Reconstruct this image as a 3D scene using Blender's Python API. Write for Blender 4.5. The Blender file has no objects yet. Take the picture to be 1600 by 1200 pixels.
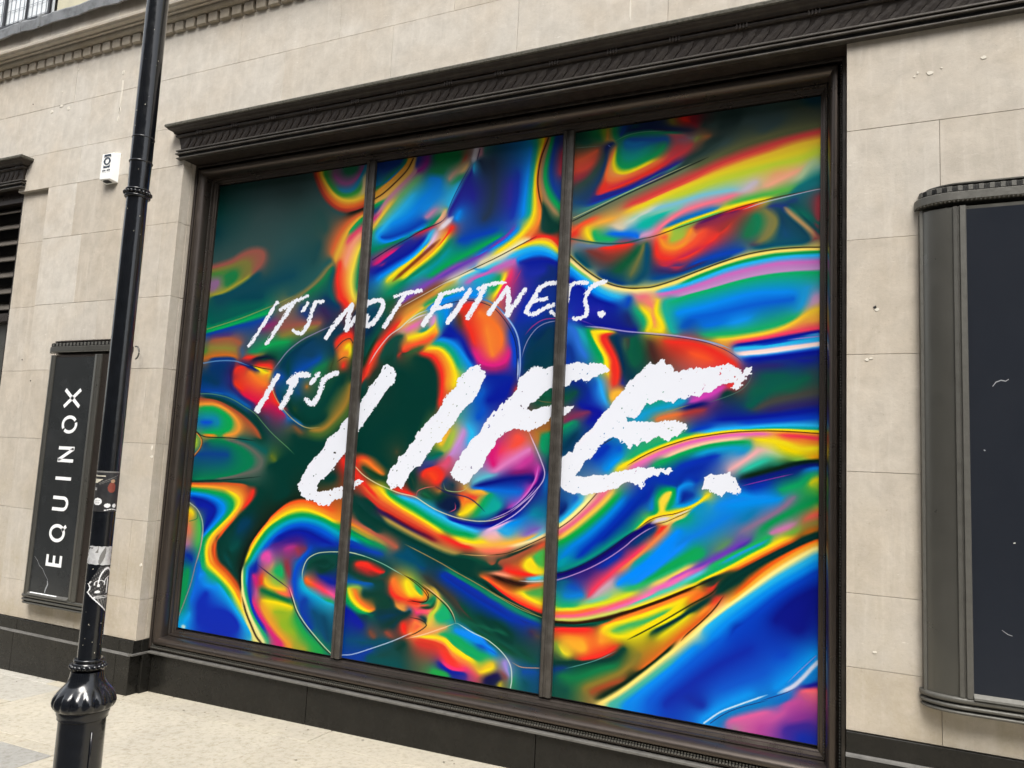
import bpy, bmesh, math, random
import numpy as np
from mathutils import Matrix, Vector
random.seed(7)
R = math.radians
SC = bpy.context.scene
COL = SC.collection

# ------------------------------------------------------------------ camera
CAM_D, CAM_H = 3.752, 1.6
cam = bpy.data.objects.new('camera', bpy.data.cameras.new('camera'))
COL.objects.link(cam)
cam.data.sensor_width = 36.0
cam.data.lens = 27.0
cam.data.clip_start = 0.05
cam.data.clip_end = 2000
_m = Matrix(((0.90455808, 0.002487, 0.42634316),
             (0.42341635, -0.1223547, -0.89763463),
             (0.04993267, 0.99248332, -0.11172997))).to_4x4()
_m.translation = (0, -CAM_D, CAM_H)
cam.matrix_world = _m
SC.camera = cam

# ------------------------------------------------------------------ light: bright overcast daylight
world = bpy.data.worlds.new('World')
SC.world = world
world.use_nodes = True
wn, wl = world.node_tree.nodes, world.node_tree.links
wn.clear()
sky = wn.new('ShaderNodeTexSky')
sky.sky_type = 'NISHITA'
sky.sun_disc = False
SUN_EL, SUN_AZ = R(54), R(152)
sky.sun_elevation = SUN_EL
sky.sun_rotation = SUN_AZ
sky.dust_density = 3.0
hs = wn.new('ShaderNodeHueSaturation')
hs.inputs['Saturation'].default_value = 0.22
bgn = wn.new('ShaderNodeBackground')
bgn.inputs['Strength'].default_value = 0.15
wo = wn.new('ShaderNodeOutputWorld')
wl.new(sky.outputs[0], hs.inputs['Color'])
wl.new(hs.outputs[0], bgn.inputs['Color'])
wl.new(bgn.outputs[0], wo.inputs['Surface'])
sun = bpy.data.objects.new('sun', bpy.data.lights.new('sun', 'SUN'))
COL.objects.link(sun)
sun.data.energy = 1.5
sun.data.angle = R(28)
sun.data.color = (1.0, 0.95, 0.87)
_d = Vector((math.sin(SUN_AZ) * math.cos(SUN_EL), math.cos(SUN_AZ) * math.cos(SUN_EL), math.sin(SUN_EL)))
sun.rotation_euler = _d.to_track_quat('Z', 'Y').to_euler()
SC.view_settings.view_transform = 'Standard'
SC.view_settings.look = 'None'
SC.view_settings.gamma = 1.0
SC.view_settings.use_curve_mapping = False
SC.view_settings.exposure = 1.06

# ------------------------------------------------------------------ helpers
class MB:
    def __init__(s):
        s.v, s.f, s.mi = [], [], []
    def add(s, vs, fs, mi=0):
        o = len(s.v)
        s.v += [tuple(p) for p in vs]
        s.f += [tuple(o + i for i in f) for f in fs]
        s.mi += [mi] * len(fs)
        return s
    def box(s, x0, x1, y0, y1, z0, z1, mi=0, zf=None):
        v = [(x, y, z) for z in (z0, z1) for y in (y0, y1) for x in (x0, x1)]
        return s.add(v, [(0, 2, 3, 1), (4, 5, 7, 6), (0, 1, 5, 4), (2, 6, 7, 3), (0, 4, 6, 2), (1, 3, 7, 5)], mi)
    def prism(s, prof, x0, x1, mi=0):
        """closed (y,z) profile extruded along X"""
        n = len(prof)
        v = [(x0, y, z) for y, z in prof] + [(x1, y, z) for y, z in prof]
        f = [(i, (i + 1) % n, n + (i + 1) % n, n + i) for i in range(n)]
        f += [tuple(range(n - 1, -1, -1)), tuple(range(n, 2 * n))]
        return s.add(v, f, mi)
    def build(s, name, mats, parent=None, smooth=False, bevel=0, loc=None, auto=None):
        me = bpy.data.meshes.new(name)
        vs = s.v
        if loc is not None:
            vs = [(a - loc[0], b - loc[1], c - loc[2]) for a, b, c in vs]
        me.from_pydata(vs, [], s.f)
        if not isinstance(mats, (list, tuple)):
            mats = [mats]
        for m in mats:
            me.materials.append(m)
        if len(mats) > 1:
            me.polygons.foreach_set('material_index', s.mi)
        bm = bmesh.new(); bm.from_mesh(me)
        bmesh.ops.recalc_face_normals(bm, faces=bm.faces)
        if bevel:
            bmesh.ops.bevel(bm, geom=[e for e in bm.edges if len(e.link_faces) == 2 and e.calc_face_angle(0) > 0.6],
                            offset=bevel, segments=1, affect='EDGES', profile=0.5)
        bm.to_mesh(me); bm.free()
        if smooth:
            me.polygons.foreach_set('use_smooth', [True] * len(me.polygons))
            if auto is not None:
                me.set_sharp_from_angle(angle=auto)
        me.update()
        o = bpy.data.objects.new(name, me)
        COL.objects.link(o)
        if parent is not None:
            o.parent = parent
        if loc is not None:
            o.location = loc
        return o

def tag(o, label=None, cat=None, group=None, kind=None):
    if label: o['label'] = label
    if cat: o['category'] = cat
    if group: o['group'] = group
    if kind: o['kind'] = kind
    return o

def empty(name, label, cat, loc=(0, 0, 0), group=None, kind=None):
    o = bpy.data.objects.new(name, None)
    COL.objects.link(o)
    o.empty_display_size = 0.1
    return tag(o, label, cat, group, kind)

def clone(o, parent, loc=None):
    c = o.copy()
    COL.objects.link(c)
    c.parent = parent
    if loc is not None:
        c.location = loc
    return c

def ground_z(x):
    return 0.018 * (x + 4.2)

# ------------------------------------------------------------------ materials
def newmat(name):
    m = bpy.data.materials.new(name)
    m.use_nodes = True
    nt = m.node_tree
    return m, nt.nodes, nt.links, nt.nodes['Principled BSDF']

def N(nodes, kind, **kw):
    n = nodes.new(kind)
    for k, v in kw.items():
        if k in n.inputs:
            n.inputs[k].default_value = v
        else:
            setattr(n, k, v)
    return n

def ramp(nodes, links, src, stops):
    r = nodes.new('ShaderNodeValToRGB')
    el = r.color_ramp.elements
    while len(el) > 1:
        el.remove(el[-1])
    el[0].position, el[0].color = stops[0][0], (*stops[0][1], 1) if len(stops[0][1]) == 3 else stops[0][1]
    for p, c in stops[1:]:
        e = el.new(p); e.color = (*c, 1)
    links.new(src, r.inputs[0])
    return r.outputs[0]

def mix(nodes, links, a, b, fac, mode='MIX'):
    m = nodes.new('ShaderNodeMix'); m.data_type = 'RGBA'; m.blend_type = mode
    for sock, val in ((m.inputs[0], fac), (m.inputs[6], a), (m.inputs[7], b)):
        if hasattr(val, 'node'):
            links.new(val, sock)
        elif isinstance(val, (int, float)):
            sock.default_value = val
        else:
            sock.default_value = (*val, 1)
    return m.outputs[2]

def noise(nodes, links, vec, scale, detail=5, rough=0.55, dist=0.0):
    n = N(nodes, 'ShaderNodeTexNoise', Scale=scale, Detail=detail, Roughness=rough, Distortion=dist)
    links.new(vec, n.inputs['Vector'])
    return n.outputs['Fac']

def mapping(nodes, links, vec, scale):
    m = nodes.new('ShaderNodeMapping'); m.inputs['Scale'].default_value = scale
    links.new(vec, m.inputs['Vector'])
    return m.outputs[0]

def bump(nodes, links, bsdf, h, strength, dist=0.01):
    b = N(nodes, 'ShaderNodeBump', Strength=strength, Distance=dist)
    links.new(h, b.inputs['Height'])
    links.new(b.outputs[0], bsdf.inputs['Normal'])

def plain(name, col, rough=0.5, metal=0.0, spec=0.5, coat=0.0, grime=0.0, gscale=6.0, gcol=(0.2, 0.19, 0.17), bumps=0.0, bscale=60):
    m, n, l, b = newmat(name)
    b.inputs['Roughness'].default_value = rough
    b.inputs['Metallic'].default_value = metal
    b.inputs['Specular IOR Level'].default_value = spec
    b.inputs['Coat Weight'].default_value = coat
    b.inputs['Coat Roughness'].default_value = 0.08
    g = n.new('ShaderNodeNewGeometry').outputs['Position']
    if grime:
        f = noise(n, l, g, gscale, 8, 0.65)
        f = ramp(n, l, f, [(0.45, (0, 0, 0)), (0.75, (grime,) * 3)])
        l.new(mix(n, l, col, gcol, f), b.inputs['Base Color'])
        f2 = noise(n, l, g, gscale * 2.3, 4, 0.6)
        rr = n.new('ShaderNodeMapRange'); rr.inputs[3].default_value = max(0.04, rough - 0.1); rr.inputs[4].default_value = min(1, rough + 0.18)
        l.new(f2, rr.inputs[0]); l.new(rr.outputs[0], b.inputs['Roughness'])
    else:
        b.inputs['Base Color'].default_value = (*col, 1)
    if bumps:
        bump(n, l, b, noise(n, l, g, bscale, 3, 0.5), bumps, 0.003)
    return m

def stone_mat(name, base, warm, pale, stain=0.5, lowstain=0.0):
    m, n, l, b = newmat(name)
    g = n.new('ShaderNodeNewGeometry').outputs['Position']
    rnd = n.new('ShaderNodeObjectInfo').outputs['Random']
    c = mix(n, l, base, pale, ramp(n, l, rnd, [(0.0, (0, 0, 0)), (1.0, (0.40, 0.40, 0.40))]))
    # broad warm clouds
    f = ramp(n, l, noise(n, l, g, 1.6, 6, 0.6, 0.4), [(0.42, (0, 0, 0)), (0.72, (0.6, 0.6, 0.6))])
    c = mix(n, l, c, warm, f)
    # mottling
    f = ramp(n, l, noise(n, l, g, 9, 8, 0.68, 0.3), [(0.33, (0.74, 0.73, 0.72)), (0.66, (1.10, 1.10, 1.10))])
    c = mix(n, l, c, f, 0.55, 'MULTIPLY')
    # irregular pale scrape marks
    f = ramp(n, l, noise(n, l, mapping(n, l, g, (5, 5, 1.6)), 2.4, 9, 0.76, 0.8), [(0.56, (0, 0, 0)), (0.74, (0.20, 0.20, 0.20))])
    c = mix(n, l, c, tuple(min(1, x * 1.16) for x in pale), f)
    # vertical washed streaks
    v = mapping(n, l, g, (9.0, 9.0, 0.9))
    f = ramp(n, l, noise(n, l, v, 2.2, 5, 0.6), [(0.52, (0, 0, 0)), (0.80, (stain * 0.55,) * 3)])
    c = mix(n, l, c, tuple(min(1, x * 1.32) for x in pale), f)
    v2 = mapping(n, l, g, (6.0, 6.0, 1.1))
    f = ramp(n, l, noise(n, l, v2, 1.7, 7, 0.7, 0.2), [(0.56, (0, 0, 0)), (0.82, (stain,) * 3)])
    c = mix(n, l, c, tuple(x * 0.62 for x in base), f)
    # fine pits and shell specks of the limestone
    f = ramp(n, l, noise(n, l, g, 70, 4, 0.7), [(0.28, (0.72, 0.70, 0.66)), (0.40, (1, 1, 1)), (0.66, (1, 1, 1)), (0.78, (1.18, 1.18, 1.16))])
    c = mix(n, l, c, f, 0.7, 'MULTIPLY')
    # short scuffs
    v3 = mapping(n, l, g, (7, 7, 30))
    f = ramp(n, l, noise(n, l, v3, 2.6, 3, 0.6, 1.2), [(0.68, (0, 0, 0)), (0.76, (0.5, 0.5, 0.5))])
    c = mix(n, l, c, tuple(min(1, x * 1.4) for x in pale), f)
    if lowstain:
        s = n.new('ShaderNodeSeparateXYZ'); l.new(g, s.inputs[0])
        mr = n.new('ShaderNodeMapRange'); mr.inputs[1].default_value = 1.9; mr.inputs[2].default_value = 0.5
        l.new(s.outputs[2], mr.inputs[0])
        f2 = ramp(n, l, noise(n, l, g, 4.5, 7, 0.68), [(0.42, (0, 0, 0)), (0.7, (0.8, 0.8, 0.8))])
        mm = N(n, 'ShaderNodeMath', operation='MULTIPLY'); l.new(mr.outputs[0], mm.inputs[0]); l.new(f2, mm.inputs[1])
        mm2 = N(n, 'ShaderNodeMath', operation='MULTIPLY'); l.new(mm.outputs[0], mm2.inputs[0]); mm2.inputs[1].default_value = lowstain
        c = mix(n, l, c, (0.26, 0.215, 0.13), mm2.outputs[0])
    l.new(c, b.inputs['Base Color'])
    b.inputs['Roughness'].default_value = 0.85
    b.inputs['Specular IOR Level'].default_value = 0.25
    hsum = N(n, 'ShaderNodeMath', operation='MULTIPLY_ADD')
    l.new(noise(n, l, g, 55, 6, 0.7), hsum.inputs[0]); hsum.inputs[1].default_value = 0.5
    l.new(noise(n, l, g, 7, 3, 0.5), hsum.inputs[2])
    bump(n, l, b, hsum.outputs[0], 0.35, 0.006)
    return m

M = {}
M['stone'] = stone_mat('limestone', (0.485, 0.435, 0.365), (0.505, 0.432, 0.335), (0.57, 0.545, 0.50), 0.5, 0.75)
M['stone_pale'] = stone_mat('pale_limestone', (0.53, 0.483, 0.412), (0.53, 0.452, 0.355), (0.62, 0.60, 0.56), 0.35, 0.3)  # paler limestone for the upper rows, fascia and some pier blocks
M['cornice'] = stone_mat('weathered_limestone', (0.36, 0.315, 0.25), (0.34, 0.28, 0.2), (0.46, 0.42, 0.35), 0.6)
M['mortar'] = plain('mortar', (0.36, 0.33, 0.28), 0.95, grime=0.6, gcol=(0.3, 0.27, 0.22))
M['cream'] = plain('cream_paint', (0.55, 0.52, 0.38), 0.7, grime=0.3)
M['bronze'] = plain('dark_bronze', (0.078, 0.064, 0.055), 0.27, metal=0.75, spec=0.5, grime=0.25, gscale=5, gcol=(0.12, 0.10, 0.085), bumps=0.06, bscale=25)
M['bronze_pale'] = plain('worn_bronze', (0.062, 0.055, 0.048), 0.36, metal=0.35, grime=0.4, gscale=14, gcol=(0.19, 0.18, 0.16), bumps=0.15)
M['bronze_dull'] = plain('dull_bronze', (0.028, 0.021, 0.017), 0.5, metal=0.25, grime=0.5, gscale=16, gcol=(0.075, 0.062, 0.05), bumps=0.6, bscale=45)  # darker, duller bronze for hood mouldings, soffit and outer fillets
M['dust'] = plain('dusty_top', (0.11, 0.105, 0.085), 0.9, grime=0.9, gscale=60, gcol=(0.02, 0.018, 0.014), bumps=1.0, bscale=70)
M['black'] = plain('black_recess', (0.008, 0.008, 0.008), 0.6)
M['granite'] = plain('polished_black_granite', (0.012, 0.0115, 0.010), 0.24, spec=0.28, grime=0.25, gscale=10, gcol=(0.035, 0.032, 0.027), bumps=0.03)
M['granite_edge'] = plain('highlit_granite_edge', (0.12, 0.115, 0.105), 0.6, grime=0.6, gscale=25, gcol=(0.03, 0.03, 0.028))  # pale ledge granite: the highlight along its edge is put into the colour
M['lead'] = plain('lead_flashing', (0.23, 0.24, 0.25), 0.55, metal=0.2, grime=0.9, gscale=12, gcol=(0.09, 0.095, 0.10), bumps=0.9, bscale=18)
M['case_metal'] = plain('grey_bronze_case', (0.125, 0.122, 0.108), 0.28, metal=0.65, grime=0.25, gscale=5, gcol=(0.16, 0.155, 0.14), bumps=0.06, bscale=20)
M['case_pale'] = plain('rubbed_case_metal', (0.115, 0.112, 0.10), 0.42, metal=0.3, grime=0.5, gscale=20, gcol=(0.06, 0.058, 0.05), bumps=0.4)
M['panel'] = plain('navy_backed_glass', (0.016, 0.019, 0.026), 0.10, spec=0.5, grime=0.15, gscale=3, gcol=(0.03, 0.034, 0.042))
M['sign_panel'] = plain('charcoal_sign_glass', (0.022, 0.024, 0.025), 0.16, spec=0.5, grime=0.35, gscale=5, gcol=(0.05, 0.053, 0.055))
M['white'] = plain('white_lettering', (0.86, 0.87, 0.88), 0.4)
M['white_plastic'] = plain('white_plastic', (0.88, 0.88, 0.86), 0.45, grime=0.1, gcol=(0.6, 0.59, 0.55))
M['ink'] = plain('dark_ink', (0.02, 0.035, 0.06), 0.5)
M['ink_grey'] = plain('grey_ink', (0.30, 0.31, 0.33), 0.5)
M['lamp'] = plain('black_gloss_paint', (0.004, 0.005, 0.007), 0.12, spec=0.5, coat=0.3, grime=0.2, gscale=26, gcol=(0.02, 0.023, 0.03), bumps=0.3, bscale=26)
M['slab'] = None
M['louvre'] = plain('louvre_metal', (0.11, 0.097, 0.082), 0.45, metal=0.2, grime=0.4, gscale=12, gcol=(0.05, 0.045, 0.04))
M['milk_glass'] = plain('pale_window_glass', (0.80, 0.84, 0.86), 0.25, grime=0.3, gscale=8, gcol=(0.45, 0.5, 0.52))
M['came'] = plain('lead_came', (0.30, 0.32, 0.35), 0.5)
M['frame_dark'] = plain('dark_steel_frame', (0.02, 0.021, 0.025), 0.4)
M['plaster'] = plain('white_filler', (0.66, 0.62, 0.54), 0.9)

def slab_mat(name, c0, c1, c2):
    m, n, l, b = newmat(name)
    g = n.new('ShaderNodeNewGeometry').outputs['Position']
    rnd = n.new('ShaderNodeObjectInfo').outputs['Random']
    c = mix(n, l, c0, c1, rnd)
    f = ramp(n, l, noise(n, l, g, 2.4, 7, 0.66, 0.5), [(0.40, (0, 0, 0)), (0.68, (0.75, 0.75, 0.75))])
    c = mix(n, l, c, c2, f)
    f = ramp(n, l, noise(n, l, g, 30, 8, 0.75), [(0.33, (0.74, 0.71, 0.66)), (0.50, (1, 1, 1)), (0.72, (1.10, 1.10, 1.10))])
    c = mix(n, l, c, f, 1.0, 'MULTIPLY')
    v = mapping(n, l, g, (3, 9, 3))
    f = ramp(n, l, noise(n, l, v, 4.5, 3, 0.6, 1.0), [(0.70, (0, 0, 0)), (0.75, (0.6, 0.6, 0.6))])
    c = mix(n, l, c, tuple(x * 0.35 for x in c0), f)
    l.new(c, b.inputs['Base Color'])
    b.inputs['Roughness'].default_value = 0.9
    b.inputs['Specular IOR Level'].default_value = 0.2
    bump(n, l, b, noise(n, l, g, 40, 8, 0.75), 0.6, 0.006)
    return m
M['slab'] = slab_mat('pale_paving', (0.46, 0.42, 0.335), (0.50, 0.462, 0.38), (0.41, 0.378, 0.315))
M['slab_mid'] = slab_mat('buff_grey_paving', (0.44, 0.42, 0.37), (0.47, 0.45, 0.40), (0.40, 0.38, 0.34))
M['slab_grey'] = slab_mat('grey_paving', (0.34, 0.335, 0.31), (0.37, 0.36, 0.335), (0.29, 0.285, 0.265))
M['road'] = plain('asphalt', (0.05, 0.05, 0.05), 0.9, grime=0.5, gcol=(0.08, 0.08, 0.078))

# ================================================================== GROUND
def sheet(name, x0, x1, y0, y1, dz, mat, kind='structure', label=None):
    mb = MB()
    mb.add([(x0, y0, ground_z(x0) + dz), (x1, y0, ground_z(x1) + dz), (x1, y1, ground_z(x1) + dz), (x0, y1, ground_z(x0) + dz)], [(0, 1, 2, 3)])
    o = mb.build(name, mat)
    tag(o, label, None, None, kind)
    return o
sheet('ground', -300, 300, -300, 300, -0.17, M['road'], label='dark asphalt road beyond the pavement')
pave = empty('pavement', 'pale stone slab pavement in front of the shop window', None, kind='structure')
mb = MB()
mb.add([(-20, -2.6, ground_z(-20) - 0.008), (14, -2.6, ground_z(14) - 0.008), (14, 0.2, ground_z(14) - 0.008), (-20, 0.2, ground_z(-20) - 0.008),
        (-20, -2.6, ground_z(-20) - 0.4), (14, -2.6, ground_z(14) - 0.4), (14, 0.2, ground_z(14) - 0.4), (-20, 0.2, ground_z(-20) - 0.4)],
       [(0, 1, 2, 3), (7, 6, 5, 4), (0, 4, 5, 1), (1, 5, 6, 2), (2, 6, 7, 3), (3, 7, 4, 0)])
mb.build('paving_bed', M['mortar'], pave)
def slab(x0, x1, y0, y1, mat, g=0.003):
    mb = MB()
    t = random.uniform(-0.0015, 0.0015)
    x0 += g; x1 -= g; y0 += g; y1 -= g
    zs = [ground_z(x) for x in (x0, x1)]
    v = [(x0, y0, zs[0] - 0.05), (x1, y0, zs[1] - 0.05), (x0, y1, zs[0] - 0.05), (x1, y1, zs[1] - 0.05),
         (x0, y0, zs[0] + t), (x1, y0, zs[1] + t), (x0, y1, zs[0] + t), (x1, y1, zs[1] + t)]
    c = ((x0 + x1) / 2, (y0 + y1) / 2, ground_z((x0 + x1) / 2))
    mb.add(v, [(0, 2, 3, 1), (4, 5, 7, 6), (0, 1, 5, 4), (2, 6, 7, 3), (0, 4, 6, 2), (1, 3, 7, 5)])
    return mb.build('paving_slab', mat, pave, bevel=0.003, loc=c)
def slab_row(y0, y1, xs, matf):
    for a, b in zip(xs[:-1], xs[1:]):
        slab(a, b, y0, y1, matf(a, b))
rowx = lambda s, w, n, j=0.08: [s + i * w + random.uniform(-j, j) for i in range(n)]
slab_row(-0.11, 0.14, [-10, -8.6, -7.3, -6.1, -5.17, -4.2, -2.9, -1.5, -0.2, 1.2, 2.6, 4], lambda a, b: M['slab_mid'] if b < -5 else M['slab'])
slab_row(-0.47, -0.11, [-11, -9.7, -8.2, -7.1, -6.0, -4.97], lambda a, b: M['slab_mid'])
slab_row(-0.845, -0.47, [-11, -9.9, -8.7, -7.6, -6.2, -4.97], lambda a, b: M['slab'])
slab_row(-0.845, -0.11, [-4.97, -3.05, -1.30, 0.5, 2.3, 4], lambda a, b: M['slab'])
slab_row(-0.935, -0.845, [-11, -8.1, -5.8, -3.88], lambda a, b: M['slab'])
slab_row(-1.75, -0.935, [-11, -9.0, -7.2, -5.5, -3.88], lambda a, b: M['slab_grey'])
slab_row(-1.75, -0.845, [-3.88, -2.2, -0.6, 1.0, 2.6, 4], lambda a, b: M['slab'])
slab_row(-2.32, -1.75, rowx(-11, 1.3, 12), lambda a, b: M['slab'])
mb = MB(); rq = random.Random(21)
for i in range(150):
    x, y = rq.uniform(-6.5, 0.5), rq.uniform(-1.7, 0.08)
    if rq.random() < 0.4: y = rq.uniform(-0.06, 0.09)
    s = rq.uniform(0.003, 0.011); th = rq.uniform(0, 3.14); n_ = 5
    el = rq.uniform(0.25, 1.0)
    P = []
    for k in range(n_):
        a = 2 * math.pi * k / n_; q = rq.uniform(0.6, 1.1)
        u, v = s * q * math.cos(a), s * q * el * math.sin(a)
        P.append((x + u * math.cos(th) - v * math.sin(th), y + u * math.sin(th) + v * math.cos(th), ground_z(x) + 0.0035))
    mb.add(P, [tuple(range(n_))])
grit = mb.build('grit', plain('dark_grit', (0.10, 0.085, 0.06), 0.9), None)
tag(grit, 'scattered dark grit and crumbs on the pale pavement', None, None, 'stuff')
kerb = empty('kerb', 'grey granite kerb along the edge of the pavement', None, kind='structure')
kx = [-11 + i * 0.95 for i in range(16)]
for a, b in zip(kx[:-1], kx[1:]):
    mb = MB(); zc = ground_z((a + b) / 2)
    mb.box(a + 0.004, b - 0.004, -2.60, -2.33, zc - 0.165, zc + 0.004)
    mb.build('kerbstone', M['slab_grey'], kerb, bevel=0.012, loc=((a + b) / 2, -2.46, zc))

# the other side of the narrow street: it closes off the low sky and is what the dark glass and paint mirror
opp = empty('opposite_buildings', 'grey buildings on the far side of the street', None, kind='structure')
mb = MB()
mb.box(-40, 34, -16.5, -15.0, -0.4, 13.0)
mb.build('facade', plain('grey_render', (0.20, 0.185, 0.165), 0.9, grime=0.5, gscale=0.6, gcol=(0.12, 0.11, 0.10)), opp)
mb = MB()
for i in range(18):
    for j in range(4):
        x = -38 + i * 4.0; z = 0.6 + j * 3.2
        mb.box(x, x + 2.1, -14.99, -14.9, z, z + (2.6 if j == 0 else 2.0))
tag(mb.build('window_pane', plain('dark_glass', (0.02, 0.022, 0.026), 0.1), opp), kind='stuff')

# ================================================================== BUILDING
bld = empty('stone_building', 'pale limestone building front with black granite plinth and dentil band above', 'building')
OPX0, OPX1, OPZ1 = -4.47, -0.113, 3.70          # shop window opening
RX0, RX1 = -6.33, -5.965                         # recessed jamb beside the louvred window
WALLTOP = 4.77
mb = MB()
mb.box(-20, -6.34, 0.30, 0.5, -0.4, 9.0)
mb.box(-6.34, RX1, 0.050, 0.5, -0.4, 3.66); mb.box(-6.34, RX1, 0.006, 0.5, 3.66, 5.2)
mb.box(RX1, OPX0 - 0.006, 0.006, 0.5, -0.4, 5.2)
mb.box(OPX0 - 0.006, OPX1 + 0.006, 0.30, 0.5, -0.4, OPZ1 + 0.006)
mb.box(OPX0 - 0.006, OPX1 + 0.006, 0.006, 0.5, OPZ1 + 0.006, 5.2)
mb.box(OPX1 + 0.006, 10, 0.006, 0.5, -0.4, 5.2)
mb.box(-20, RX0 - 0.01, 0.006, 0.5, 3.74, 5.2)
mb.build('backing_wall', M['mortar'], bld)

def block(x0, x1, z0, z1, y=0.0, depth=0.06, mat='stone', g=0.0009, bev=0.0010, name='stone_block'):
    if x1 - x0 < 0.01: return
    y += random.uniform(-0.0008, 0.0008)
    mb = MB(); mb.box(x0 + g, x1 - g, y, y + depth, z0 + g, z1 - g)
    return mb.build(name, M[mat], bld, bevel=bev, loc=((x0 + x1) / 2, y, (z0 + z1) / 2))
def row(z0, z1, xs, **k):
    for a, b in zip(xs[:-1], xs[1:]):
        block(a, b, z0, z1, **k)
# pier between the louvred window and the shop window
ZP = [0.342, 0.61, 1.132, 1.66, 2.185, 2.70, 3.235]
for i, (a, b) in enumerate(zip(ZP[:-1], ZP[1:])):
    inner = [-5.46, -4.79] if i % 2 else [-5.10]
    if i == 5: inner = [-5.50, -4.79]
    if i == 4: inner = [-5.46, -5.22, -4.79]
    if i in (4, 5):
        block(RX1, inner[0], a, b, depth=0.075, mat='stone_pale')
    row(a, b, ([] if i in (4, 5) else [RX1]) + inner + [-4.62 if i % 2 else OPX0, OPX0][(0 if i % 2 else 1):], depth=0.075)
    # return of the pier into the shop window recess
    mb = MB(); mb.box(OPX0 - 0.06, OPX0, 0.0765, 0.30, a + 0.0018, b - 0.0018)
    mb.build('stone_block', M['stone'], bld, bevel=0.002, loc=(OPX0 - 0.03, 0.19, (a + b) / 2))
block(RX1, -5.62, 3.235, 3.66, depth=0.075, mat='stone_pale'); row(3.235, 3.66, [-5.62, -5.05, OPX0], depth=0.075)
mb = MB(); mb.box(OPX0 - 0.06, OPX0, 0.0765, 0.30, 3.237, 3.70); mb.build('stone_block', M['stone'], bld, bevel=0.002, loc=(OPX0, 0.19, 3.5))
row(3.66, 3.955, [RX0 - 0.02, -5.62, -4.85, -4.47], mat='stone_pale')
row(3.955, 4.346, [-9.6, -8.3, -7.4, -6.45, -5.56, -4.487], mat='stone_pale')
for i, (a, b) in enumerate(zip(ZP[:-1], ZP[1:])):      # recessed jamb
    row(a, b, [RX0, RX1], y=0.035, depth=0.03)
row(3.235, 3.66, [RX0, RX1], y=0.035, depth=0.03)
# over the shop window
row(3.70, 3.955, [-4.47, -3.61, -2.73, -1.86, -0.98, -0.113], depth=0.20)
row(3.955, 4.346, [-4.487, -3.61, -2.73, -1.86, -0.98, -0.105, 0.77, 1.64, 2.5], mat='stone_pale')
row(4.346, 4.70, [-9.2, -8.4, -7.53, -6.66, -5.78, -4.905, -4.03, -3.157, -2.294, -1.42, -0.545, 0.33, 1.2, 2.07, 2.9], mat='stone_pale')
row(4.70, 4.775, [-9.2, -7.5, -5.7, -4.0, -2.3, -0.6, 1.2, 2.9], mat='cornice')
# right of the shop window
row(3.254, 3.955, [OPX1, 1.05, 1.9], depth=0.075)
row(2.729, 3.254, [OPX1, 0.268, 1.14, 1.9], depth=0.075)
ZR = [0.567, 0.83, 1.142, 1.671, 2.197, 2.729]
for i, (a, b) in enumerate(zip(ZR[:-1], ZR[1:])):
    row(a, b, [OPX1, 0.25 if i == 0 else 0.9, 1.9], depth=0.075)
for i, (a, b) in enumerate(zip(ZR + [3.254], ZR[1:] + [3.254, 3.70])):
    if b > a:
        mb = MB(); mb.box(OPX1, OPX1 + 0.06, 0.0765, 0.30, a + 0.0018, b - 0.0018)
        mb.build('stone_block', M['stone'], bld, bevel=0.002, loc=(OPX1 + 0.03, 0.19, (a + b) / 2))

# plinths
def plinth(x0, x1, joints, ztop, zledge, name='plinth_panel', y=-0.012):
    xs = [x0] + joints + [x1]
    for a, b in zip(xs[:-1], xs[1:]):
        mb = MB(); mb.box(a + 0.0015, b - 0.0015, y, 0.05, zledge, ztop)
        mb.build(name, M['granite'], bld, bevel=0.002, loc=((a + b) / 2, y, ztop))
        mb = MB(); mb.box(a + 0.0015, b - 0.0015, y - 0.018, 0.05, -0.15, zledge - 0.012)
        mb.build(name, M['granite'], bld, bevel=0.002, loc=((a + b) / 2, y, 0.1))
    mb = MB()
    mb.prism([(0.0, zledge + 0.001), (y - 0.004, zledge + 0.001), (y - 0.010, zledge - 0.006), (y - 0.020, zledge - 0.0115), (0.0, zledge - 0.0115)], x0, x1)
    mb.build('plinth_ledge', M['granite_edge'], bld)
plinth(-10, OPX0, [-9, -7.9, -6.8, -5.7, -4.605], 0.340, 0.258)
plinth(OPX1, 4, [1.3, 2.6], 0.564, 0.478)
mb = MB(); mb.box(OPX0 - 0.03, OPX0 + 0.004, 0.0515, 0.125, 0.262, 0.340); mb.box(OPX0 - 0.03, OPX0 + 0.022, 0.0515, 0.125, -0.15, 0.25)
mb.build('plinth_return', M['granite'], bld, bevel=0.002)
mb = MB(); mb.box(OPX0 - 0.02, OPX0 + 0.024, -0.03, 0.12, 0.2505, 0.2605)
mb.build('plinth_ledge', M['granite_edge'], bld)
# panels below the shop window
STX = [OPX0 + 0.026, -3.105, -1.60, OPX1]
for a, b in zip(STX[:-1], STX[1:]):
    mb = MB(); mb.box(a + 0.002, b - 0.002, 0.118, 0.30, -0.15, 0.252)
    mb.build('stallriser_panel', M['granite'], bld, bevel=0.002, loc=((a + b) / 2, 0.12, 0.1))
mb = MB(); mb.prism([(0.30, 0.272), (0.095, 0.266), (0.088, 0.262), (0.088, 0.2525), (0.30, 0.2525)], OPX0 + 0.024, OPX1)
mb.build('stallriser_ledge', M['granite_edge'], bld)

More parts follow.
